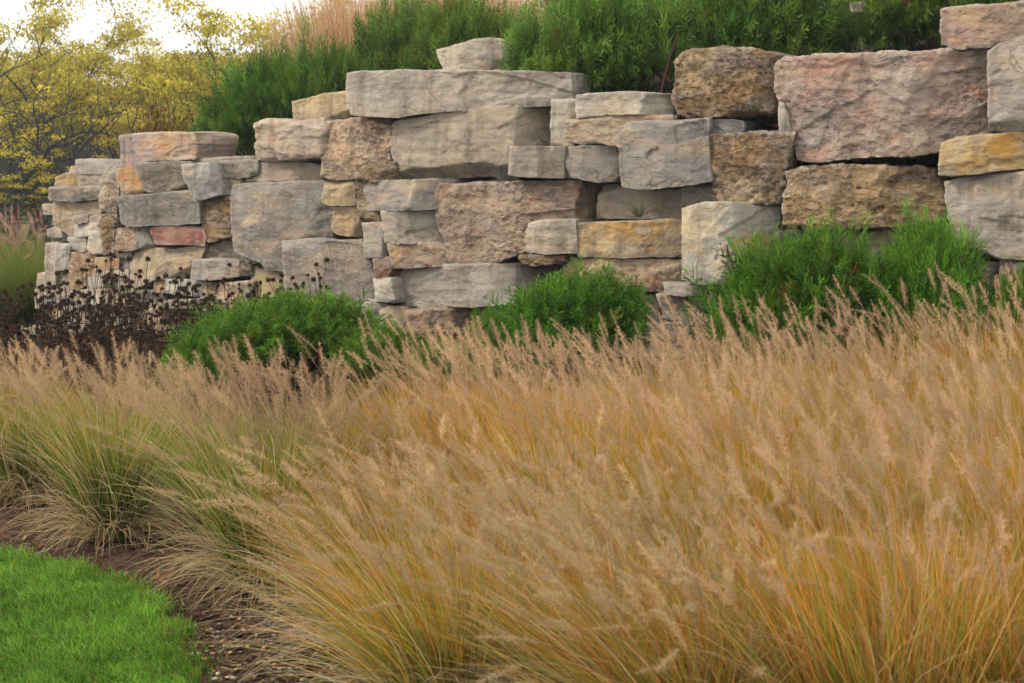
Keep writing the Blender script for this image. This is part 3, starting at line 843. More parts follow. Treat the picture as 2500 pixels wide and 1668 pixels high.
def blades(geo, N, rb, a0, bend, ln, width, c0, c1, wind, S=6, az=None, pw=1.4):
    th = R.uniform(0, 2 * math.pi, N)
    rr = rb * np.sqrt(R.random(N))
    base = np.stack([rr * np.cos(th), rr * np.sin(th), np.zeros(N)], -1)
    azm = th + R.normal(0, 0.6, N) if az is None else az
    A0 = np.abs(R.normal(a0[0], a0[1], N)); B = R.normal(bend[0], bend[1], N).clip(0, 3.0); Ln = R.uniform(ln[0], ln[1], N)
    P = sweep(base, azm, A0, B, Ln, S, pw, wind, 0.5)
    P[..., 2] = np.maximum(P[..., 2], 0.004 + 0.015 * R.random((N, 1)))
    t = np.linspace(0, 1, S)[None]
    Wd = width * R.uniform(0.7, 1.3, (N, 1)) * (1 - 0.9 * t ** 1.5)
    C = colour(N, S, lin(c0), lin(c1))
    ribbons(geo, P, Wd, C)

def plumes(gs, gp, N, rb, a0, bend, ln, wind, cs=(170, 130, 76), cp=(218, 180, 140), plen=(0.10, 0.18), brist=170, bw=0.0008, blen=0.028):
    """thin stalks that carry a bottle-brush plume"""
    th = R.uniform(0, 2 * math.pi, N)
    rr = rb * np.sqrt(R.random(N))
    base = np.stack([rr * np.cos(th), rr * np.sin(th), np.zeros(N)], -1)
    az = th + R.normal(0, 0.7, N)
    S = 11
    Ln = R.uniform(ln[0], ln[1], N)
    P = sweep(base, az, np.abs(R.normal(a0[0], a0[1], N)), R.normal(bend[0], bend[1], N).clip(0, 2.2), Ln, S, 2.2, wind, 0.3)
    P[..., 2] = np.maximum(P[..., 2], 0.01)
    t = np.linspace(0, 1, S)[None]
    Wd = np.broadcast_to(0.0022 * (1 - 0.5 * t), (N, S))
    ribbons(gs, P, Wd, colour(N, S, lin(cs), lin(cp)))
    # bristles
    pl = R.uniform(plen[0], plen[1], N)
    f0 = 1 - pl / Ln
    k = R.random((N, brist)) ** 0.9
    tt = f0[:, None] + (1 - f0[:, None]) * k
    idx = (tt * (S - 1)).clip(0, S - 1.001)
    i0 = idx.astype(int); fr = (idx - i0)[..., None]
    ar = np.arange(N)[:, None]
    pos = P[ar, i0] * (1 - fr) + P[ar, i0 + 1] * fr
    tan = P[ar, i0 + 1] - P[ar, i0]
    tan /= np.linalg.norm(tan, axis=-1, keepdims=True) + 1e-9
    rnd = R.normal(size=pos.shape)
    rad = rnd - (rnd * tan).sum(-1, keepdims=True) * tan
    rad /= np.linalg.norm(rad, axis=-1, keepdims=True) + 1e-9
    prof = (np.sin(math.pi * np.clip(k * 0.9 + 0.08, 0, 1)) ** 0.6)[..., None]
    d = rad * 0.85 + tan * 0.55
    L = blen * R.uniform(0.5, 1.15, pos.shape[:2])[..., None] * prof
    tip = pos + d * L
    sd_ = np.cross(d, R.normal(size=d.shape)); sd_ /= np.linalg.norm(sd_, axis=-1, keepdims=True) + 1e-9
    a = pos - sd_ * bw; b = pos + sd_ * bw
    V = np.stack([a, b, tip], 2).reshape(-1, 3)
    cc = lin(cp) * (1 + 0.16 * R.normal(size=(N, 1, 1))).clip(0.6, 1.5)
    C = np.repeat(np.broadcast_to(cc, (N, brist, 3)).reshape(-1, 3), 3, 0)
    gp.add(V, T=np.arange(len(V)).reshape(-1, 3), C=C)

def fountain(kind):
    lf, pl = Geo(), Geo()
    if kind == 'green':
        wd = np.array([-0.06, 0.0, 0.0])
        blades(lf, 620, 0.12, (0.14, 0.13), (0.45, 0.3), (0.45, 0.72), 0.0050, (78, 116, 22), (150, 164, 50), wd)
        blades(lf, 260, 0.11, (0.16, 0.14), (0.5, 0.3), (0.50, 0.76), 0.0046, (170, 146, 54), (232, 184, 92), wd)
        blades(lf, 560, 0.13, (0.5, 0.25), (2.0, 0.4), (0.30, 0.54), 0.0040, (172, 142, 96), (226, 194, 148), wd * 0.5, S=8, pw=1.1)
        blades(lf, 300, 0.12, (0.25, 0.2), (0.7, 0.35), (0.55, 0.82), 0.0036, (164, 150, 80), (230, 206, 158), wd, S=7)
        plumes(lf, pl, 95, 0.12, (0.15, 0.14), (0.5, 0.35), (0.70, 0.94), np.array([-0.20, 0, 0.0]))
    elif kind == 'edge':
        wd = np.array([-0.22, -0.05, 0.0])
        blades(lf, 560, 0.14, (0.2, 0.16), (0.45, 0.3), (0.5, 0.76), 0.0048, (164, 136, 44), (232, 150, 58), wd)
        blades(lf, 420, 0.14, (0.2, 0.15), (0.45, 0.25), (0.45, 0.7), 0.0048, (92, 120, 28), (180, 174, 60), wd)
        blades(lf, 420, 0.14, (0.5, 0.25), (1.5, 0.4), (0.42, 0.70), 0.0038, (180, 156, 112), (232, 208, 168), wd * 0.4, S=8, pw=1.1)
        blades(lf, 340, 0.12, (0.3, 0.2), (0.6, 0.3), (0.55, 0.8), 0.0036, (200, 162, 92), (238, 208, 150), wd, S=7)
        plumes(lf, pl, 70, 0.14, (0.22, 0.15), (0.65, 0.4), (0.65, 0.92), np.array([-0.28, -0.05, 0.0]))
    else:
        wd = np.array([-0.12, 0.0, 0.0])
        blades(lf, 520, 0.20, (0.14, 0.12), (0.28, 0.22), (0.48, 0.80), 0.0048, (160, 138, 44), (234, 160, 66), wd)
        blades(lf, 230, 0.20, (0.14, 0.12), (0.28, 0.22), (0.45, 0.78), 0.0050, (168, 118, 34), (228, 132, 40), wd)
        blades(lf, 760, 0.20, (0.16, 0.13), (0.35, 0.22), (0.42, 0.76), 0.0050, (86, 116, 26), (172, 172, 56), wd)
        blades(lf, 240, 0.18, (0.35, 0.25), (1.0, 0.4), (0.5, 0.80), 0.0040, (180, 150, 92), (228, 200, 148), wd, S=8)
        blades(lf, 360, 0.19, (0.2, 0.15), (0.4, 0.25), (0.55, 0.85), 0.0036, (190, 148, 74), (228, 188, 120), wd, S=7)
        plumes(lf, pl, 40, 0.18, (0.15, 0.13), (0.45, 0.4), (0.66, 1.08), np.array([-0.21, 0, 0.0]))
    return [("leaves", lf.build("leaves", M_leaf)), ("plumes", pl.build("plumes", M_plume))]

def place_plant(name, parts, loc, rz=0.0, scale=1.0, label=None, cat=None, group=None, szs=1.0):
    o = bpy.data.objects.new(name, None)
    col.objects.link(o)
    o.location = [float(x) for x in loc]
    o.rotation_euler = (0, 0, rz)
    o.scale = (scale, scale, scale * szs)
    o["label"] = label; o["category"] = cat; o["kind"] = "thing"
    if group: o["group"] = group
    made = {}
    for p in parts:
        q = obj(p[0], p[1], made.get(p[2]) if len(p) > 2 else o)
        made[p[0]] = q
    return o

GREEN = [fountain('green') for _ in range(3)]
EDGE = [fountain('edge') for _ in range(3)]
GOLD = [fountain('gold') for _ in range(4)]
FG = "fountain grass massed in the bed"
def put_fountain(px, py, kinds, k, sc_, label, rz=0.0):
    g = on_ground(px, py)
    g[2] = ground_z(g[0], g[1])
    return place_plant("fountain_grass", kinds[k % len(kinds)], g, rz, sc_, label, "grass clump", FG), g
front = []
for px, py, kd, k, s_, lb in [
    (-120, 1180, GREEN, 0, 0.9, "half-hidden green fountain grass clump at the far end of the lawn edge"),
    (55, 1220, GREEN, 1, 1.0, "bushy green and tan fountain grass clump farthest along the lawn edge"),
    (275, 1315, GREEN, 2, 1.08, "second fountain grass clump along the lawn edge, green heart and drooping straw skirt"),
    (650, 1440, GREEN, 0, 1.15, "green-hearted fountain grass clump with straw skirt just behind the fallen oak leaf"),
    (480, 1265, GREEN, 1, 0.92, "smaller fountain grass clump set back between the second lawn-edge clump and the oak leaf's clump"),
    (770, 1395, GREEN, 2, 1.1, "green and gold fountain grass clump between the oak leaf's clump and the orange fringe"),
    (965, 1600, EDGE, 0, 1.05, "orange fountain grass clump leaning over the pebbles beside the bare soil"),
    (1000, 1430, EDGE, 1, 1.0, "orange-stemmed fountain grass clump leaning left behind the pebbly soil"),
    (1080, 1800, EDGE, 2, 1.0, "fountain grass clump at the bottom edge next to the pebbles")]:
    o, g = put_fountain(px, py, kd, k, s_, lb, R.uniform(-.3, .3))
    front.append(g[:2])
front = np.array(front)
# the mass behind and to the right of that edge
FE = np.array([on_ground(*p) for p in ((-220, 1170), (50, 1215), (285, 1310), (640, 1440), (965, 1600), (1080, 1800), (1130, 2050), (1180, 2600))])
o_ = np.argsort(FE[:, 1])
def front_x(y):
    return np.interp(y, FE[o_, 1], FE[o_, 0], right=-9)
BK_PX = [-250, 0, 300, 420, 700, 950, 1100, 1600, 2800]
BK_D = [9.9, 9.6, 9.4, 8.5, 8.1, 8.2, 8.6, 9.3, 9.7]
cnt = 0
yy = 4.6
row = 0
while yy < 10.1:
    for xx in np.arange(-5, 5, 0.46):
        x = xx + (0.23 if row % 2 else 0) + R.uniform(-.09, .09); y = yy + R.uniform(-.09, .09)
        px = 1250 + x / y * F_PX
        if px < -200 or px > 2680: continue
        if y > np.interp(px, BK_PX, BK_D): continue
        if x < front_x(y) + 0.34: continue
        if px < 930 and y < 8.1: continue
        if px < 520 and y < 9.0: continue
        if np.min(np.hypot(*(front - [x, y]).T)) < 0.34: continue
        de = x - front_x(y)
        if y > 8.2 and px < 1000 and de < 3.0:
            kd = GREEN if R.random() < .55 else EDGE; lb = "tan-plumed fountain grass clump in the mass behind the lawn-edge clumps"
        elif de < 0.9:
            kd = EDGE; lb = "orange fountain grass clump inside the left-leaning fringe of the mass"
        else:
            kd = GOLD
            if y < 5.9: lb = "golden fountain grass clump in the nearest rows along the picture's bottom edge"
            elif y > np.interp(px, BK_PX, BK_D) - .75: lb = "golden fountain grass clump in the back row, its plumes against the junipers"
            elif px > 1950: lb = "golden fountain grass clump in the right part of the mass, below the tallest juniper"
            else: lb = "golden fountain grass clump in the middle of the mass, below the centre of the wall"
        place_plant("fountain_grass", kd[int(R.integers(len(kd)))], (x, y, float(ground_z(x, y))), R.uniform(-.5, .5), R.uniform(.92, 1.1), lb, "grass clump", FG)
        cnt += 1
    yy += 0.42; row += 1
print("clumps", cnt)

# ---------------------------------------------------------------- junipers
def spray_template(n_tw=21):
    """one feathery juniper spray along +Z, length 1: list of tapered slivers (base a, b, tip)"""
    V = []
    def sliver(p, d, L, wdt):
        d = d / np.linalg.norm(d)
        s_ = np.cross(d, R.normal(size=3)); s_ /= np.linalg.norm(s_)
        m_ = p + d * L * 0.4
        V.append([p, m_ + s_ * wdt * .5, p + d * L, m_ - s_ * wdt * .5])
    ax = np.array([0, 0, 1.0])
    sliver(np.zeros(3), ax, 1.0, .022)
    for k in range(n_tw):
        t = 0.05 + 0.88 * k / n_tw
        az = k * 2.4 + R.normal(0, .3)
        out = np.array([math.cos(az), math.sin(az), 0])
        d = out * 0.8 + ax * (0.6 + 0.5 * t)
        L = 0.33 * (1 - t) ** 0.6 + 0.08
        p = ax * t
        sliver(p, d, L, .022)
        d /= np.linalg.norm(d)
        for j in range(3):
            q = p + d * L * (0.2 + 0.27 * j)
            d2 = d + R.normal(0, .5, 3) + ax * .2
            sliver(q, d2, L * .5 * R.uniform(.7, 1.2), .021)
    return np.array(V)            # (M,4,3)

SPR = [spray_template() for _ in range(5)]
def juniper(rx, ry, rz_, nsp, c_in, c_out, lobes=9, slen=(0.13, 0.24), droop=0.0, up=0.55, sh0=.55):
    fo, br = Geo(), Geo()
    # lobes on a half ellipsoid
    lob = []
    for k in range(lobes):
        a = k * 2.399 + R.normal(0, .3); e = R.uniform(0.05, 1.25)
        c = np.array([math.cos(a) * math.cos(e) * rx * .55, math.sin(a) * math.cos(e) * ry * .55, (.30 + math.sin(e) * .42) * rz_])
        lob.append((c, R.uniform(.30, .56) * np.array([rx, ry, rz_ * .8])))
    per = nsp // lobes
    for c, h in lob:
        n_ = R.normal(size=(per, 3)); n_[:, 2] = np.abs(n_[:, 2]) * .9 - .25
        n_ /= np.linalg.norm(n_, axis=1, keepdims=True)
        sh = R.uniform(sh0, 1.0, (per, 1)) ** .6
        lt = R.uniform(.82, 1.18) * np.array([R.uniform(.9, 1.15), 1, R.uniform(.8, 1.1)])
        p = c + n_ * h * sh
        keep = p[:, 2] > 0.02
        p, n2, s2 = p[keep], n_[keep], sh[keep]
        d = n2 * .65 + np.array([0, 0, up]) + R.normal(0, .28, p.shape) + np.array([-.08, -.05, -droop])
        d /= np.linalg.norm(d, axis=1, keepdims=True)
        L = R.uniform(slen[0], slen[1], (len(p), 1)) * (1 + .55 * (R.random((len(p), 1)) > .88))
        u = np.cross(d, R.normal(size=d.shape)); u /= np.linalg.norm(u, axis=1, keepdims=True)
        v = np.cross(d, u)
        ti = R.integers(len(SPR), size=len(p))
        for k in range(len(SPR)):
            m_ = ti == k
            if not m_.any(): continue
            T = SPR[k]
            W_ = (u[m_][:, None, None] * T[None, ..., 0:1] + v[m_][:, None, None] * T[None, ..., 1:2] + d[m_][:, None, None] * T[None, ..., 2:3]) * L[m_][:, None, None]
            W_ = W_ + (p[m_] - d[m_] * L[m_] * .35)[:, None, None]
            n = W_.shape[0] * W_.shape[1]
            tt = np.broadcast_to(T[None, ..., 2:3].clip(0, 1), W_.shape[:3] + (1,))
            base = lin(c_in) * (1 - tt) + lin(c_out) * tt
            base = base * lt * (1 + .2 * R.normal(size=(W_.shape[0], 1, 1, 1))).clip(.6, 1.5)
            base[R.random(W_.shape[0]) < .12] *= np.array([1.35, 1.15, .9])
            base[R.random(W_.shape[0]) < .2] *= .6
            dead = R.random(W_.shape[0]) < .012
            base[dead] = lin((150, 92, 54))
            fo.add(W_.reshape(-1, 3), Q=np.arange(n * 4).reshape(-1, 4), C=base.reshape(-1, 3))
    segs = []
    for c, h in lob:
        p0 = np.array([R.normal(0, .05), R.normal(0, .05), 0.0]); m_ = c * .55 + R.normal(0, .04, 3); m_[2] = abs(m_[2])
        segs += [(p0, m_, .022, .015), (m_, c, .015, .009)]
        for _ in range(4):
            e = c + R.normal(size=3) * h * .5
            segs.append((c, e, .008, .003))
    tubes(br, segs, lin((84, 62, 48)))
    return [("branches", br.build("branches", M_bark)), ("crown", fo.build("crown", M_juni))]

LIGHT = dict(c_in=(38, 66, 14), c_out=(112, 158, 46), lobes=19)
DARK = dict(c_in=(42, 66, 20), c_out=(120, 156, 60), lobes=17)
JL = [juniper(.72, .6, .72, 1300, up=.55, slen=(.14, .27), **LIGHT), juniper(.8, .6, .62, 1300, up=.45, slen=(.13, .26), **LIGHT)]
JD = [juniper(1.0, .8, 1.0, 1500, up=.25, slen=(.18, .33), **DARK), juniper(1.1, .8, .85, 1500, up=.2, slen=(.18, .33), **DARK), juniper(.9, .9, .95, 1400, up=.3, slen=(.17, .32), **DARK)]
def put_j(px, d, py_top, half_px, parts, h0, w0, label, rz=0, hill=False, group="low junipers at the foot of the wall"):
    p = unproj(px, py_top, d)
    zb = hill_z(p[0], p[1]) - .22 if hill else float(ground_z(p[0], p[1]))
    hh = p[2] - zb
    ww = half_px / F_PX * d
    s_ = ww / w0
    return place_plant("juniper_bush", parts, (p[0], p[1], zb), rz, s_, label, "juniper", group, (hh / h0) / s_)
for a in [(700, 12.7, 740, 290, JL[1], .66, .85, "bright green spreading juniper behind the dried coneflowers' near end", .3),
          (930, 12.2, 815, 150, JL[0], .76, .75, "small green juniper hugging the ground under the long low grey slab", 1.0),
          (470, 12.3, 850, 130, JL[0], .76, .75, "low tuft of juniper beside the dark dried coneflowers", 2.0),
          (1410, 11.9, 690, 260, JL[0], .76, .75, "green juniper below the gold streaked pale block and cream slab", .6),
          (1210, 11.8, 780, 120, JL[1], .66, .85, "little juniper filling the gap below the long low grey slab's dark end", 2.1),
          (1965, 11.0, 600, 270, JL[0], .76, .75, "tallest bright green juniper in front of the brown pitted block", -.4),
          (2270, 10.9, 580, 210, JL[0], .76, .75, "bright green juniper with an upright tip before the big grey right-hand block", 1.4),
          (1075, 12.1, 845, 130, JL[0], .76, .75, "low dark green juniper bridging the two central junipers under the wall", 1.9),
          (2500, 10.6, 690, 140, JL[1], .66, .85, "juniper cut by the right edge of the picture at the wall's foot", .2)]:
    put_j(*a)
for a in [(640, 16.6, 165, 165, JD[2], .95, .95, "dark juniper at the left end of the hillside row, before the yellow trees"),
          (800, 16.4, 120, 150, JD[1], .88, 1.1, "dark juniper with a browned twig below the tall tan grass", 1.0),
          (985, 17.2, 45, 190, JD[0], 1.0, 1.05, "dark juniper directly behind the longest top slab's left half", 2.0),
          (1160, 16.6, 25, 170, JD[2], .95, .95, "dark juniper rising behind the angular cream boulder", 2.9),
          (1470, 14.1, -30, 245, JD[1], .88, 1.1, "broad juniper spilling between the cream boulder and the golden brown boulder", .4),
          (1600, 16.0, -60, 190, JD[0], 1.0, 1.05, "juniper set back behind the thin reddish bare stem", 1.7),
          (1860, 14.2, -70, 260, JD[0], 1.0, 1.05, "wide dark juniper behind the golden brown boulder and largest pink block", 3.2),
          (2210, 13.9, -70, 190, JD[2], .95, .95, "dark juniper behind the right half of the largest pink block", 4.0),
          (2440, 14.2, -120, 190, JD[1], .88, 1.1, "dark juniper partly hidden by the long flat tan top slab", 5.0)]:
    put_j(*a, hill=True, group="dark junipers on the hillside above the wall")

# thin leaning bare stem between two hillside junipers
g = Geo()
a, b = unproj(1607, 215, 13.25), unproj(1658, 75, 13.25)
tubes(g, [(a - np.array([0, 0, .15]), (a + b) / 2 + np.array([.006, 0, 0]), .013, .011), ((a + b) / 2 + np.array([.006, 0, 0]), b, .011, .008)], lin((74, 50, 42)))
obj("dead_branch", g.build("dead_branch", M_bark), label="thin reddish brown bare stem leaning between two hillside junipers", cat="branch")

# ---------------------------------------------------------------- tall tan grass on the hill
def tall_grass():
    lf, pl = Geo(), Geo()
    wd = np.array([-.04, 0, 0])
    blades(lf, 1500, .36, (.08, .07), (.12, .1), (.75, 1.35), .008, (176, 126, 84), (222, 176, 132), wd)
    blades(lf, 300, .3, (.2, .15), (.7, .4), (.5, .95), .006, (160, 118, 80), (212, 172, 132), wd)
    return [("stalks", lf.build("stalks", M_leaf))]
TG = [tall_grass() for _ in range(2)]
k = 0
for px, d, ptop in [(800, 18.6, 60), (850, 18.4, 10), (905, 18.8, -20), (960, 19.0, -50), (1030, 19.5, -60), (1110, 19.5, -70), (1200, 19.5, -70), (1300, 19.5, -70), (1400, 19.5, -70), (1500, 19.5, -70), (870, 19.6, -20), (960, 20.4, -60)]:
    p = unproj(px, ptop, d)
    zb = hill_z(p[0], p[1]) - .05
    h = max(.5, p[2] - zb)
    lb = ["leftmost tall tan dry grass clump against the white sky"] + ["tall tan dry grass clump on the crest of the hillside"] * 20
    place_plant("tall_dry_grass", TG[k % 2], (p[0], p[1], zb), k * 1.3, h / 1.3, lb[min(k, 1)], "grass clump", "tall dry grass on the crest")
    k += 1

# ---------------------------------------------------------------- dried coneflowers
def stem_mesh():
    g = Geo()
    N = 1
    P = sweep(np.zeros((1, 3)), np.array([R.uniform(0, 6.28)]), np.array([R.uniform(.02, .16)]), np.array([R.uniform(0, .3)]), np.array([1.0]), 6, 1.5)[0]
    segs = [(P[i], P[i + 1], .0038 - .0003 * i, .0035 - .0003 * i) for i in range(5)]
    side = []
    for i in (2, 3):
        if R.random() < .75:
            e = P[i] + np.array([R.normal(0, .09), R.normal(0, .09), R.uniform(.12, .26)])
            segs.append((P[i], e, .0028, .002)); side.append(e)
    tubes(g, segs, lin((66, 50, 41)), 4)
    # shrivelled leaves
    n = 9
    b = P[R.integers(0, 4, n)] + R.normal(0, .004, (n, 3))
    Q_ = sweep(b, R.uniform(0, 6.28, n), R.uniform(.6, 1.2, n), R.uniform(.8, 1.9, n), R.uniform(.08, .17, n), 5, 1.0, None, .8)
    t = np.linspace(0, 1, 5)[None]
    ribbons(g, Q_, .016 * R.uniform(.5, 1.2, (n, 1)) * np.sin(math.pi * (.12 + .86 * t)), colour(n, 5, lin((78, 58, 44)), lin((112, 84, 62)), .25))
    return g.build("stem", M_dry), [P[-1]] + side

def head_mesh():
    g = Geo()
    # cone of spiky bracts plus drooping remains of petals
    n1, n2 = 10, 5
    V, Q = [], []
    th = np.arange(n1) * 2 * math.pi / n1
    for j in range(n2):
        e = -0.5 + 1.45 * j / (n2 - 1)
        r_ = .0155 * math.cos(e * .95) * R.uniform(.85, 1.15, n1)
        V.append(np.stack([r_ * np.cos(th), r_ * np.sin(th), np.full(n1, .016 * (math.sin(e) + .45))], -1))
    V = np.concatenate(V)
    for j in range(n2 - 1):
        for i in range(n1):
            Q.append((j * n1 + i, j * n1 + (i + 1) % n1, (j + 1) * n1 + (i + 1) % n1, (j + 1) * n1 + i))
    g.add(V, Q=Q, C=lin((54, 41, 35)))
    n = 60
    d = R.normal(size=(n, 3)); d[:, 2] = np.abs(d[:, 2]) - .2; d /= np.linalg.norm(d, axis=1, keepdims=True)
    P = np.stack([d * .012, d * .0235], 1) + np.array([0, 0, .010])
    ribbons(g, P, np.tile([[.0034, .0006]], (n, 1)), colour(n, 2, lin((66, 50, 40)), lin((112, 84, 64))))
    n = 9
    P = sweep(np.tile([[0, 0, .004]], (n, 1)), R.uniform(0, 6.28, n), R.uniform(1.2, 1.7, n), R.uniform(.5, 1.5, n), R.uniform(.014, .034, n), 4, 1.0)
    ribbons(g, P, np.tile([[.005, .006, .005, .002]], (n, 1)), colour(n, 4, lin((80, 60, 48)), lin((120, 92, 70))))
    return g.build("seed_head", M_dry)
STEMS = [stem_mesh() for _ in range(10)]
HEADS = [head_mesh() for _ in range(4)]
R2 = np.random.default_rng(5)
nfl = 0
tops_px = [-80, 0, 100, 230, 350, 500, 640, 780]
tops_py = [720, 715, 705, 650, 672, 690, 672, 670]
spots = []
for _ in range(900):
    px = R2.uniform(-60, 780); d = R2.uniform(12.9, 14.7)
    dmax = wall_d(px) - .55
    if px > 520: d = R2.uniform(dmax - .5, dmax)
    if d > dmax: continue
    if px > 520 and R2.random() > .45: continue
    x = (px - 1250) / F_PX * d
    if all((x - a) ** 2 + (d - b) ** 2 > .17 ** 2 for a, b in spots): spots.append((x, d))
    if len(spots) >= 50: break
for x, y in spots:
    zb = float(ground_z(x, y))
    o = bpy.data.objects.new("dried_coneflower", None); col.objects.link(o)
    o.location = (x, y, zb); o["category"] = "flower"; o["group"] = "dried coneflowers before the wall's far end"
    px = 1250 + x / y * F_PX
    o["label"] = ("dark dried coneflower standing apart before the grainy grey block" if px > 520 else
                  "dark dried coneflower at the patch's end nearest the green ornamental grass" if px < 110 else
                  "dark dried coneflower in the thick of the patch before the wall's far end" if y < wall_d(px) - 1.4 else
                  "dark dried coneflower at the back of the patch, close against the stones")
    ztop = float(unproj(px, np.interp(px, tops_px, tops_py), y)[2]) - zb
    for k in range(int(R2.integers(4, 8))):
        sm, ends = STEMS[int(R2.integers(len(STEMS)))]
        s_ = obj("stem", sm, o, (R2.normal(0, .06), R2.normal(0, .06), 0))
        hgt = 1.06 * max(.35, min(ztop, 1.12)) * (1 - abs(R2.normal(0, .25))) * (1.12 if R2.random() > .8 else .95)
        hgt = max(hgt, .3)
        s_.scale = (1, 1, hgt)
        s_.rotation_euler = (0, 0, R2.uniform(0, 6.28))
        for e in ends:
            h = obj("seed_head", HEADS[int(R2.integers(4))], s_, e)
            f = R2.uniform(.65, 1.35)
            h.scale = (f, f, f / hgt)
# brown undergrowth between them
g = Geo()
n = 1500
px = R2.uniform(-90, 560, n); d = R2.uniform(12.5, 14.9, n); d = np.minimum(d, wall_d(px) - .5)
x = (px - 1250) / F_PX * d
b = np.stack([x, d, ground_z(x, d)], -1)
P = sweep(b, R.uniform(0, 6.28, n), np.abs(R.normal(.15, .25, n)), R.uniform(0, .8, n), R.uniform(.12, .42, n), 5, 1.3)
ribbons(g, P, np.tile([[.006, .006, .007, .006, .002]], (n, 1)), colour(n, 5, lin((78, 60, 48)), lin((116, 90, 66)), .3))
n = 900
px = R2.uniform(-90, 540, n); d = R2.uniform(12.5, 14.9, n); d = np.minimum(d, wall_d(px) - .5)
x = (px - 1250) / F_PX * d
b = np.stack([x, d, ground_z(x, d) + R2.uniform(.03, .32, n)], -1)
P = sweep(b, R.uniform(0, 6.28, n), R.uniform(.4, 1.6, n), R.uniform(.4, 1.8, n), R.uniform(.06, .14, n), 4, 1.0)
C = colour(n, 4, lin((80, 60, 46)), lin((120, 92, 66)), .3)
yel = R2.random(n) > .97
C[yel] = lin((170, 140, 30))
ribbons(g, P, np.tile([[.006, .018, .016, .003]], (n, 1)), C)
obj("dried_foliage", g.build("dried_foliage", M_dry), kind="stuff", label="dead brown leaves and stalks under the dried coneflowers", cat="foliage")

# tuft growing on a ledge of the wall
g = Geo()
blades(g, 60, .02, (.3, .3), (.6, .4), (.08, .22), .0028, (66, 84, 34), (128, 130, 72), np.array([0, 0, 0]), S=5)
p = unproj(1560, 533, wall_d(1560) + .06)
obj("grass_tuft", g.build("grass_tuft", M_leaf), None, p, "small wispy green grass tuft sprouting from a ledge in the wall", "grass tuft")

# ---------------------------------------------------------------- lawn blades
g = Geo()
n = 120000
y = R2.uniform(5.0, LY1, n) ; x = lawn_x(y) - (R2.random(n) ** 1.15) * 2.6
x = x + 0.05 * R2.normal(size=n) * (R2.random(n) > .7) + .16 * fbm(np.stack([0 * y, y * 6, 0 * y], -1), 4)
keep = (x > -1250 / F_PX * y * 1.08)
x, y = x[keep], y[keep]; n = len(x)
clump = fbm(np.stack([x * 6, y * 6, 0 * x], -1), 3)
b = np.stack([x, y, ground_z(x, y) + .006], -1)
P = sweep(b, R2.uniform(0, 6.28, n), np.abs(R2.normal(.25, .25, n)), R2.uniform(.2, 1.3, n), R2.uniform(.03, .075, n) * (1 + .7 * clump), 3, 1.2, (-.15, 0, 0))
t = fbm(np.stack([x * 1.6, y * 1.6, 0 * x + 5], -1), 3)[:, None, None]
C = colour(n, 3, lin((66, 100, 26)), lin((138, 180, 62)), .22)
C = C * (1 + .6 * t) * (1 + .3 * clump[:, None, None])
C[R2.random(n) > .85] *= np.array([1.35, 1.2, 1.5])
dryb = R2.random(n) > .965 - .12 * sstep(-.12, .02, x - lawn_x(y))
C[dryb] = lin((168, 140, 74))
ribbons(g, P, np.tile([[.0034, .003, .0006]], (n, 1)), C)
obj("grass", g.build("grass", M_leaf), kind="stuff", label="short bright green lawn grass beside the planting bed", cat="grass")

# ---------------------------------------------------------------- mulch, pebbles, leaves
def ico():
    import bmesh
    bm = bmesh.new(); bmesh.ops.create_icosphere(bm, subdivisions=2, radius=1.0)
    V = np.array([v.co[:] for v in bm.verts]); T = np.array([[v.index for v in f.verts] for f in bm.faces]); bm.free()
    return V, T
IV, IT = ico()
def soil_spot(n, pmin=380, pmax=1000, ymin=1180, ymax=1720):
    out = []
    while len(out) < n:
        p = on_ground(R2.uniform(pmin, pmax), R2.uniform(ymin, ymax))
        if p[0] > lawn_x(p[1]) + .03: out.append(p)
    return np.array(out)
PEBC = [(176, 140, 96), (196, 168, 122), (150, 116, 84), (166, 158, 146), (140, 132, 124), (204, 188, 156), (180, 122, 88), (206, 170, 90)]
def pebble_v(sz, loc):
    ax = np.array([R2.uniform(.8, 1.35), R2.uniform(.7, 1.1), R2.uniform(.5, .8)]) * sz
    a = R2.uniform(0, 6.28)
    V = IV * (1 + .12 * perlin(IV * 1.6 + R2.uniform(0, 99, 3)))[:, None] * ax
    V = np.stack([V[:, 0] * math.cos(a) - V[:, 1] * math.sin(a), V[:, 0] * math.sin(a) + V[:, 1] * math.cos(a), V[:, 2] + ax[2] * .45], -1)
    return V + loc
g = Geo()
for p in soil_spot(420, 440, 960, 1530, 1760):
    z = float(bed_z(np.array(p[0]), np.array(p[1])))
    g.add(pebble_v(R2.uniform(.004, .011), (p[0], p[1], z)), T=IT, C=lin(PEBC[int(R2.integers(8))]) * R2.uniform(.7, 1.1))
for p in soil_spot(90, 0, 800, 1250, 1530):
    z = float(bed_z(np.array(p[0]), np.array(p[1])))
    g.add(pebble_v(R2.uniform(.003, .007), (p[0], p[1], z)), T=IT, C=lin(PEBC[int(R2.integers(8))]) * R2.uniform(.5, .9))
obj("gravel", g.build("gravel", M_peb, True), kind="stuff", label="scattered small rounded pebbles on the bare soil", cat="gravel")
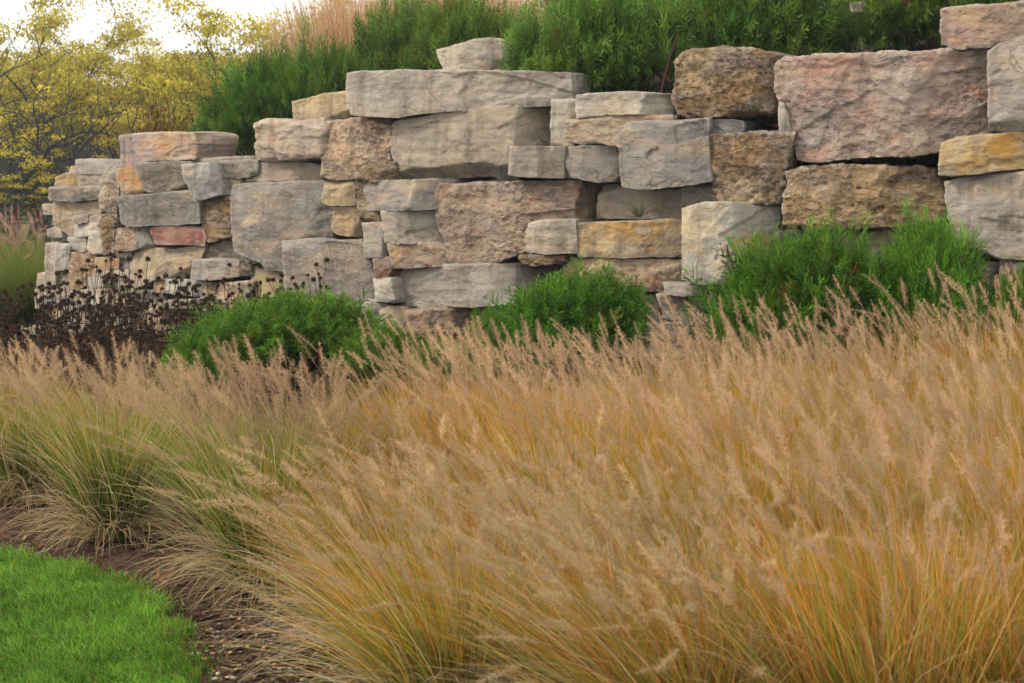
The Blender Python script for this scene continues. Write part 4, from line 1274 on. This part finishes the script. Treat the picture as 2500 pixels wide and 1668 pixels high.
for px, py, sz, c_, lb in [
    (476, 1598, .016, (206, 198, 150), "pale yellowish oblong stone at the edge of the lawn"),
    (645, 1592, .011, (190, 140, 98), "largest round tan pebble on the bare soil"),
    (560, 1622, .011, (186, 130, 90), "reddish tan pebble between the pale lawn-edge stone and the largest pebble"),
    (668, 1618, .009, (180, 170, 110), "yellowish pebble just below the largest tan pebble"),
    (672, 1627, .009, (150, 152, 148), "grey pebble touching the yellowish pebble"),
    (568, 1553, .008, (150, 152, 156), "small grey pebble alone on dark mulch above the pebbly patch"),
    (724, 1548, .007, (206, 196, 176), "small cream pebble under the drooping straw skirt"),
    (772, 1594, .009, (204, 184, 136), "cream pebble beside the leaning straw stems"),
    (590, 1575, .010, (58, 54, 52), "single black pebble on the soil"),
    (563, 1600, .009, (196, 160, 100), "tan pebble just above the reddish tan pebble"),
    (577, 1643, .009, (206, 172, 106), "yellow tan pebble low on the soil")]:
    p = on_ground(px, py)
    z = float(bed_z(np.array(p[0]), np.array(p[1])))
    V = pebble_v(sz, (0, 0, 0))
    if 'oblong' in lb: V = V * np.array([1.5, .9, .9])
    obj("pebble", mesh("pebble", V, [IT], M_peb, np.tile(lin(c_), (len(V), 1)), True), None, (p[0], p[1], z), lb, "pebble", "larger pebbles on the soil")
# bark mulch chips
g = Geo()
pts = np.concatenate([soil_spot(2600, -60, 980, 1170, 1720), soil_spot(900, 380, 950, 1450, 1720)])
n = len(pts)
z = bed_z(pts[:, 0], pts[:, 1]) + .004
b = np.stack([pts[:, 0], pts[:, 1], z + R2.uniform(0, .008, n)], -1)
P = sweep(b, R2.uniform(0, 6.28, n), R2.uniform(1.2, 1.75, n), R2.uniform(-.4, .4, n).clip(0, 1), R2.uniform(.015, .07, n), 3)
C = colour(n, 3, lin((64, 45, 36)), lin((96, 70, 54)), .35)
C[R2.random(n) > .93] = lin((150, 120, 88))
sidev = np.cross(P[:, -1] - P[:, 0], np.array([0, 0, 1.0]) + R2.normal(0, .35, (n, 3)))
ribbons(g, P, R2.uniform(.005, .016, (n, 1)) * np.array([[.7, 1, .6]]), C, sidev)
obj("mulch", g.build("mulch", M_dry), kind="stuff", label="dark shredded bark mulch between lawn and grasses", cat="mulch")

def leaf_obj(px, py, size, c0, c1, label, lobes, tilt, rz, lift=.012):
    """fallen leaf: lobed outline, cupped, with a raised mid vein and stalk"""
    nA = 60
    th = np.linspace(-math.pi, math.pi, nA, endpoint=False)
    r_ = (.62 + .38 * np.cos(lobes * th)) * (.75 + .25 * np.cos(th)) + .04 * np.sin(13 * th)
    ring = np.stack([r_ * np.cos(th), r_ * .8 * np.sin(th)], -1)
    V, C = [], []
    for f in (0.0, .35, .7, 1.0):
        q = ring * f
        zz = .30 * (q[:, 0] ** 2) * np.sign(q[:, 0]) * .6 + .45 * np.abs(q[:, 1]) ** 1.5 + .06 * np.sin(7 * th) * f
        V.append(np.stack([q[:, 0], q[:, 1], zz], -1)); C.append(lin(c0) * (1 - f) + lin(c1) * f + np.zeros((nA, 3)))
    V = np.concatenate(V); C = np.concatenate(C)
    Q_ = []
    for j in range(3):
        for i in range(nA):
            Q_.append((j * nA + i, j * nA + (i + 1) % nA, (j + 1) * nA + (i + 1) % nA, (j + 1) * nA + i))
    g = Geo(); g.add(V * size, Q=Q_, C=C)
    tubes(g, [(np.array([0, 0, .002]) * 1, np.array([-1.0, 0, .1]) * size, .0012, .0015)], lin((140, 84, 52)), 4)
    p = on_ground(px, py); p[2] = float(bed_z(np.array(p[0]), np.array(p[1]))) + lift
    o = obj("fallen_leaf", g.build("fallen_leaf", M_leaf, True), None, p, label, "leaf", "fallen leaves")
    o.rotation_euler = (tilt[0], tilt[1], rz)
    return o
leaf_obj(388, 1436, .066, (214, 156, 110), (200, 132, 90), "large curled tan oak leaf lying where lawn meets mulch", 5, (.75, -.2), .6, .045)
leaf_obj(512, 1626, .026, (150, 66, 50), (120, 48, 40), "small dark red fallen leaf at the lawn's corner", 3, (.6, .3), 1.0, .014)
leaf_obj(498, 1545, .030, (190, 156, 116), (170, 130, 92), "straw coloured dry leaf lying flat on mulch by the lawn", 3, (.2, .1), .2, .008)
leaf_obj(255, 1392, .030, (168, 124, 84), (140, 98, 64), "brown dry leaf on mulch just beyond the lawn's curved edge", 3, (.3, .2), 2.0, .014)
leaf_obj(95, 1345, .030, (176, 116, 70), (150, 92, 58), "rusty dry leaf on mulch before the farthest lawn-edge clumps", 3, (.4, -.1), .9, .014)
leaf_obj(600, 1560, .028, (150, 108, 76), (128, 88, 60), "dull brown leaf lying among the first pebbles", 3, (.2, .3), 1.6, .012)
for px, py, d, lb in [(1892, 308, 12.15, "reddish dry leaf caught in the dark gap beside the largest pink block"), (1045, 648, 13.45, "tiny orange leaf lying on the long low grey slab")]:
    o = leaf_obj(700, 1400, .035, (150, 74, 46), (130, 60, 40), lb, 3, (.5, .2), .4)
    p = unproj(px, py, d); o.location = p
# straw tufts and weeds at the lawn edge are part of the lawn grass

# ---------------------------------------------------------------- beyond the wall's far end
def feather_grass():
    lf, tp = Geo(), Geo()
    wd = np.array([-.22, 0, 0])
    blades(lf, 1500, .22, (.25, .2), (.7, .4), (.6, 1.05), .007, (66, 92, 30), (136, 148, 62), wd)
    plumes(lf, tp, 42, .2, (.25, .15), (.5, .3), (.95, 1.25), wd, (140, 128, 70), (196, 150, 132), (.18, .3), 60, .002, .04)
    return [("leaves", lf.build("leaves", M_leaf)), ("plumes", tp.build("plumes", M_plume))]
FGR = [feather_grass() for _ in range(2)]
for k, (px, d, s_, lb) in enumerate([(40, 19.0, 1.0, "green arching grass clump with pinkish plumes beyond the wall's far end"),
                                     (-60, 18.0, 1.05, "green grass clump cut by the left picture edge behind the coneflowers"),
                                     (75, 20.6, 1.1, "pink-plumed green grass farther behind the wall's far corner"),
                                     (-20, 21.5, 1.2, "hazy pinkish ornamental grass before the yellow trees")]):
    x = (px - 1250) / F_PX * d
    place_plant("ornamental_grass", FGR[k % 2], (x, d, float(ground_z(x, d)) - .02), .3 * k, s_, lb, "grass clump", "green grasses beyond the wall")

def shrub(rx, rz_, n, cols_, nb=26, leaf=.035):
    fo, br = Geo(), Geo()
    segs, tips = [], []
    for k in range(nb):
        a = R.uniform(0, 6.28); e = R.uniform(.2, 1.2)
        p0 = np.zeros(3); tip = np.array([math.cos(a) * math.cos(e) * rx, math.sin(a) * math.cos(e) * rx, (.25 + .75 * math.sin(e)) * rz_]) * R.uniform(.7, 1.05)
        m_ = tip * .5 + R.normal(0, .06, 3)
        segs += [(p0, m_, .012, .008), (m_, tip, .008, .003)]
        tips += [m_, tip, (m_ + tip) / 2]
        for _ in range(4):
            q = m_ + (tip - m_) * R.random(); e2 = q + R.normal(0, .14, 3) * rx + np.array([0, 0, .1])
            segs.append((q, e2, .004, .002)); tips.append(e2)
    tubes(br, segs, lin((92, 66, 52)), 4)
    tips = np.array(tips)
    c = tips[R.integers(len(tips), size=n)] + R.normal(0, .10, (n, 3)) * rx
    c[:, 2] = np.abs(c[:, 2])
    u = R.normal(size=(n, 3)); u /= np.linalg.norm(u, axis=1, keepdims=True)
    v = np.cross(u, R.normal(size=(n, 3))); v /= np.linalg.norm(v, axis=1, keepdims=True)
    s_ = leaf * R.uniform(.6, 1.3, (n, 1))
    V = np.stack([c - u * s_, c + v * s_ * .45, c + u * s_, c - v * s_ * .45], 1)
    cc = lin(np.array(cols_))[R.integers(len(cols_), size=n)] * (1 + .2 * R.normal(size=(n, 1))).clip(.5, 1.6)
    fo.add(V.reshape(-1, 3), Q=np.arange(n * 4).reshape(-1, 4), C=np.repeat(cc, 4, 0))
    return [("branches", br.build("branches", M_bark)), ("foliage", fo.build("foliage", M_tree))]
SH = [shrub(.8, 1.0, 2600, [(112, 96, 40), (140, 96, 56), (90, 92, 36), (128, 80, 54), (150, 128, 60)]), shrub(.8, 1.0, 2200, [(140, 96, 70), (160, 112, 84), (120, 84, 60)])]
for px, d, ptop, half, kd, lb in [(400, 18.0, 245, 90, 0, "reddish green twiggy shrub behind the lone top block"),
                                  (470, 17.4, 275, 70, 0, "brownish shrub between the lone top block and the first dark juniper"),
                                  (340, 18.8, 290, 60, 0, "low brown shrub at the wall's far end before the trees"),
                                  ]:
    p = unproj(px, ptop, d); zb = hill_z(p[0], p[1]) - .1
    s_ = half / F_PX * d / .8
    place_plant("shrub", SH[kd], (p[0], p[1], zb), px, s_, lb, "shrub", "twiggy shrubs at the wall's far end", max(.6, (p[2] - zb)) / 1.0 / s_)

# ---------------------------------------------------------------- trees
def grow(h, spread, depth=5, r0=.14, stems=2, up=.35, seed=0):
    rg = np.random.default_rng(seed)
    segs, tips = [], []
    def rec(p, d, L, r, lv):
        n = 3
        for i in range(n):
            d = d + rg.normal(0, .16, 3) + np.array([0, 0, .03]); d /= np.linalg.norm(d)
            q = p + d * L / n
            r2 = r * .88
            segs.append((p, q, r, r2)); p, r = q, r2
            if lv >= 2 and i < n - 1:
                tips.append(p)
            if lv < depth and lv > 0 and i < n - 1 and rg.random() < .75:
                s_ = rg.normal(0, 1, 3) * np.array([spread, spread, .5]) + np.array([0, 0, up]); s_ /= np.linalg.norm(s_)
                rec(p, d * .35 + s_ * .8, L * rg.uniform(.5, .72), r * .55, lv + 1)
        if lv < depth:
            for _ in range(2 if lv else 3):
                s_ = rg.normal(0, 1, 3) * np.array([spread, spread, .5]) + np.array([0, 0, up]); s_ /= np.linalg.norm(s_)
                rec(p, d * .55 + s_ * .75, L * rg.uniform(.62, .82), r * .68, lv + 1)
        else:
            tips.append(p)
    for k in range(stems):
        a = k * 2.4 + rg.uniform(0, 1)
        rec(np.array([.12 * math.cos(a), .12 * math.sin(a), -.1]), np.array([.3 * math.cos(a), .3 * math.sin(a), 1.0]), h * .3, r0, 0)
    return segs, np.array(tips)

def tree(h, nleaf, cols_, leaf=.07, spread=1.0, up=.35, depth=4, stems=2, seed=1, bark=(62, 62, 54), jit=.17, frac=.55, r0=.2, zmin=0.0):
    segs, tips = grow(1.0, spread, depth, r0 / h, stems, up, seed)
    zmax = tips[:, 2].max()
    k = h / zmax
    segs = [(a * k, b * k, r * h, s_ * h) for a, b, r, s_ in segs]
    tips = tips * k
    br, fo = Geo(), Geo()
    tubes(br, segs, lin(bark), 5)
    parts = [("trunk", br.build("trunk", M_bark))]
    if nleaf:
        sel = tips[(R.random(len(tips)) < frac) & (tips[:, 2] > zmin * h)]
        ci = R.integers(len(sel), size=nleaf)
        csz = R.uniform(.5, 1.4, len(sel)); ctone = R.normal(1, .16, (len(sel), 1)).clip(.6, 1.4)
        c = sel[ci] + R.normal(0, jit, (nleaf, 3)) * np.array([1.2, 1.2, .45]) * csz[ci][:, None]
        u = R.normal(size=(nleaf, 3)); u /= np.linalg.norm(u, axis=1, keepdims=True)
        v = np.cross(u, R.normal(size=(nleaf, 3))); v /= np.linalg.norm(v, axis=1, keepdims=True)
        s_ = leaf * R.uniform(.5, 1.2, (nleaf, 1))
        V = np.stack([c - u * s_, c + v * s_ * .6, c + u * s_, c - v * s_ * .6], 1)
        cc = lin(np.array(cols_))[R.integers(len(cols_), size=nleaf)] * (1 + .15 * R.normal(size=(nleaf, 1))).clip(.5, 1.6) * ctone[ci]
        fo.add(V.reshape(-1, 3), Q=np.arange(nleaf * 4).reshape(-1, 4), C=np.repeat(cc, 4, 0))
        parts.append(("crown", fo.build("crown", M_tree)))
    return parts
YEL = [(216, 192, 62), (198, 178, 52), (222, 204, 80), (182, 166, 48), (212, 178, 56)]
TR = {
 'y1': (tree(8.0, 44000, YEL, .06, 1.15, .30, 4, 3, 11, zmin=.40, frac=.26, jit=.28), 8.0),
 'y2': (tree(8.0, 40000, YEL, .06, 1.0, .40, 4, 2, 23, zmin=.40, frac=.26, jit=.28), 8.0),
 'y3': (tree(8.0, 5000, YEL, .055, 1.2, .25, 4, 3, 31, frac=.05, r0=.26), 8.0),
 'bare': (tree(8.0, 0, None, .07, .7, .6, 4, 2, 41, bark=(70, 68, 60), r0=.2), 8.0),
 'spr': (tree(8.0, 900, [(206, 180, 130), (190, 160, 110)], .05, .7, .6, 4, 2, 43, bark=(120, 106, 96), r0=.06), 8.0),
 'red': (tree(8.0, 9000, [(150, 78, 48), (132, 66, 44), (166, 96, 60)], .10, .9, .5, 4, 2, 51), 8.0),
 'ever': (tree(8.0, 14000, [(58, 78, 46), (48, 66, 40), (70, 88, 52)], .12, .8, .5, 4, 2, 61, jit=.5), 8.0),
 'brush': (tree(8.0, 9000, [(150, 104, 74), (132, 92, 66), (164, 120, 90)], .10, 1.1, .4, 4, 4, 71, jit=.5), 8.0),
}
def put_tree(kd, px, d, ptop, rz, name, label, cat="tree", group=None, ws=1.0):
    p = unproj(px, ptop, d)
    parts, h0 = TR[kd]
    s_ = (p[2] + .1) / h0
    return place_plant(name, parts, (p[0], p[1], -.1), rz, s_ * ws, label, cat, group, 1 / ws)
YG = "yellow autumn trees beyond the wall"
for a in [('y1', 285, 46, -60, .4, "yellow_tree", "broadest yellow autumn tree rising above the wall's far end", "tree", YG, .9),
          ('y2', 365, 52, 60, 2.2, "yellow_tree", "yellow tree at the right of the group, next to the dark evergreens", "tree", YG, .7),
          ('y2', 40, 44, 0, 1.1, "yellow_tree", "yellow tree nearest the left picture edge, with dense golden crown", "tree", YG, 1.0),
          ('y3', 150, 38, 150, 3.0, "yellow_tree", "sparser yellow tree with dark forked trunks in the middle of the group", "tree", YG, 1.1),
          ('y3', 230, 34, 345, 5.0, "yellow_tree", "low young yellow tree just behind the wall's far end", "tree", YG, 1.3),
          ('y3', -60, 36, 330, 4.1, "yellow_tree", "low yellow tree cut by the left picture edge", "tree", YG, 1.3),
          ('bare', -5, 40, -60, .5, "bare_tree", "tall dark bare tree at the left picture edge", "tree", None, .7),
          ('bare', 180, 58, 20, 1.5, "bare_tree", "thin bare tree between the two yellow crowns", "tree", None, .6),
          ('bare', 120, 43, 190, 2.5, "bare_tree", "dark forked bare trunks left of the lone top block", "tree", None, 1.0),
          ('bare', 300, 40, 250, 3.7, "bare_tree", "dark bare branches just left above the lone top block", "tree", None, 1.0),
          ('bare', 60, 52, 160, 4.4, "bare_tree", "grey bare tree behind the golden crown at the left picture edge", "tree", None, 1.0),
          ('bare', 400, 55, 200, 5.6, "bare_tree", "grey bare tree behind the broadest yellow crown", "tree", None, 1.0),
          ('red', 165, 85, 95, .9, "red_tree", "rust red tree seen far between the yellow crowns", "tree", None, .8),
          ('ever', 560, 90, 118, .2, "evergreen_tree", "hazy dark green tree standing right of the yellow trees", "tree", None, 1.0),
          ('ever', 510, 95, 140, 1.9, "evergreen_tree", "hazy dark green tree half behind the rightmost yellow crown", "tree", None, 1.0),
          ('spr', 725, 55, 40, .6, "sapling", "nearly bare sapling with a few pale leaves against the white sky", "tree", None, .55),
          ('spr', 670, 58, 65, 2.6, "sapling", "second thin bare sapling left of the pale-leaved one", "tree", None, .55),
          ('brush', 625, 60, 148, .3, "brown_tree", "reddish brown bushy tree between evergreens and the bare saplings", "tree", None, 1.0),
          ('brush', 720, 62, 160, 1.3, "brown_tree", "reddish brown bushy tree behind the foot of the bare saplings", "tree", None, 1.0)]:
    put_tree(*a)
# far woodland: a mass of trunks, twigs and leaf litter nobody could count
g = Geo()
n = 900
px = R2.uniform(-700, 950, n); d = R2.uniform(70, 120, n)
x = (px - 1250) / F_PX * d
hh = np.interp(px, [-700, 0, 450, 600, 950], [7.5, 6.5, 5.5, 4.0, 3.5]) * R2.uniform(.6, 1.1, n) * d / 95
segs = []
for i in range(n):
    p = np.array([x[i], d[i], -.2]); q = p + np.array([R2.normal(0, .5), R2.normal(0, .5), hh[i] * .6]); t = q + np.array([R2.normal(0, .7), R2.normal(0, .7), hh[i] * .4])
    segs += [(p, q, .12, .08), (q, t, .08, .02)]
    for _ in range(3):
        s_ = p + (q - p) * R2.uniform(.4, 1.0); segs.append((s_, s_ + np.array([R2.normal(0, .9), R2.normal(0, .9), R2.uniform(.5, 1.6)]), .04, .01))
tubes(g, segs, lin((84, 80, 74)), 4)
m_ = 90000
i = R2.integers(n, size=m_)
c = np.stack([x[i] + R2.normal(0, 1.1, m_), d[i] + R2.normal(0, 1.1, m_), hh[i] * np.sqrt(R2.random(m_)) * 1.02], -1)
u = R2.normal(size=(m_, 3)); u /= np.linalg.norm(u, axis=1, keepdims=True)
v = np.cross(u, R2.normal(size=(m_, 3))); v /= np.linalg.norm(v, axis=1, keepdims=True)
s_ = R2.uniform(.08, .2, (m_, 1))
V = np.stack([c - u * s_, c + v * s_ * .6, c + u * s_, c - v * s_ * .6], 1)
WC = lin(np.array([(92, 92, 78), (84, 88, 74), (104, 96, 80), (92, 86, 82), (116, 106, 66), (108, 88, 78)]))
cc = WC[R2.integers(6, size=n)][i] * (1 + .15 * R2.normal(size=(m_, 1))).clip(.5, 1.5)
g.add(V.reshape(-1, 3), Q=np.arange(m_ * 4).reshape(-1, 4), C=np.repeat(cc, 4, 0))
obj("woodland", g.build("woodland", M_tree), kind="stuff", label="far hazy grey-brown wood behind the yellow trees", cat="woodland")

# ---------------------------------------------------------------- haze
if HAZE:
    hz = bpy.data.meshes.new("haze")
    x0, x1, y0, y1, z0, z1 = -250.0, 250.0, -50.0, 310.0, -1.2, 13.0
    hz.from_pydata([(x0, y0, z0), (x1, y0, z0), (x1, y1, z0), (x0, y1, z0), (x0, y0, z1), (x1, y0, z1), (x1, y1, z1), (x0, y1, z1)], [],
                   [(0, 3, 2, 1), (4, 5, 6, 7), (0, 1, 5, 4), (1, 2, 6, 5), (2, 3, 7, 6), (3, 0, 4, 7)])
    hm = bpy.data.materials.new("haze")
    hm.use_nodes = True
    t_ = hm.node_tree
    t_.nodes.clear()
    pv = t_.nodes.new("ShaderNodeVolumePrincipled")
    pv.inputs["Color"].default_value = (0.86, 0.92, 1.0, 1)
    pv.inputs["Density"].default_value = 0.0008
    pv.inputs["Anisotropy"].default_value = 0.2
    oo = t_.nodes.new("ShaderNodeOutputMaterial")
    t_.links.new(pv.outputs[0], oo.inputs["Volume"])
    hm.volume_intersection_method = 'FAST' if hasattr(hm, "volume_intersection_method") else None
    hz.materials.append(hm)
    obj("haze", hz, kind="stuff", label="thin even autumn haze hanging over the whole place", cat="haze")

print("tris", sum(len(m.loops) - 2 * len(m.polygons) for m in bpy.data.meshes), "objects", len(bpy.data.objects))
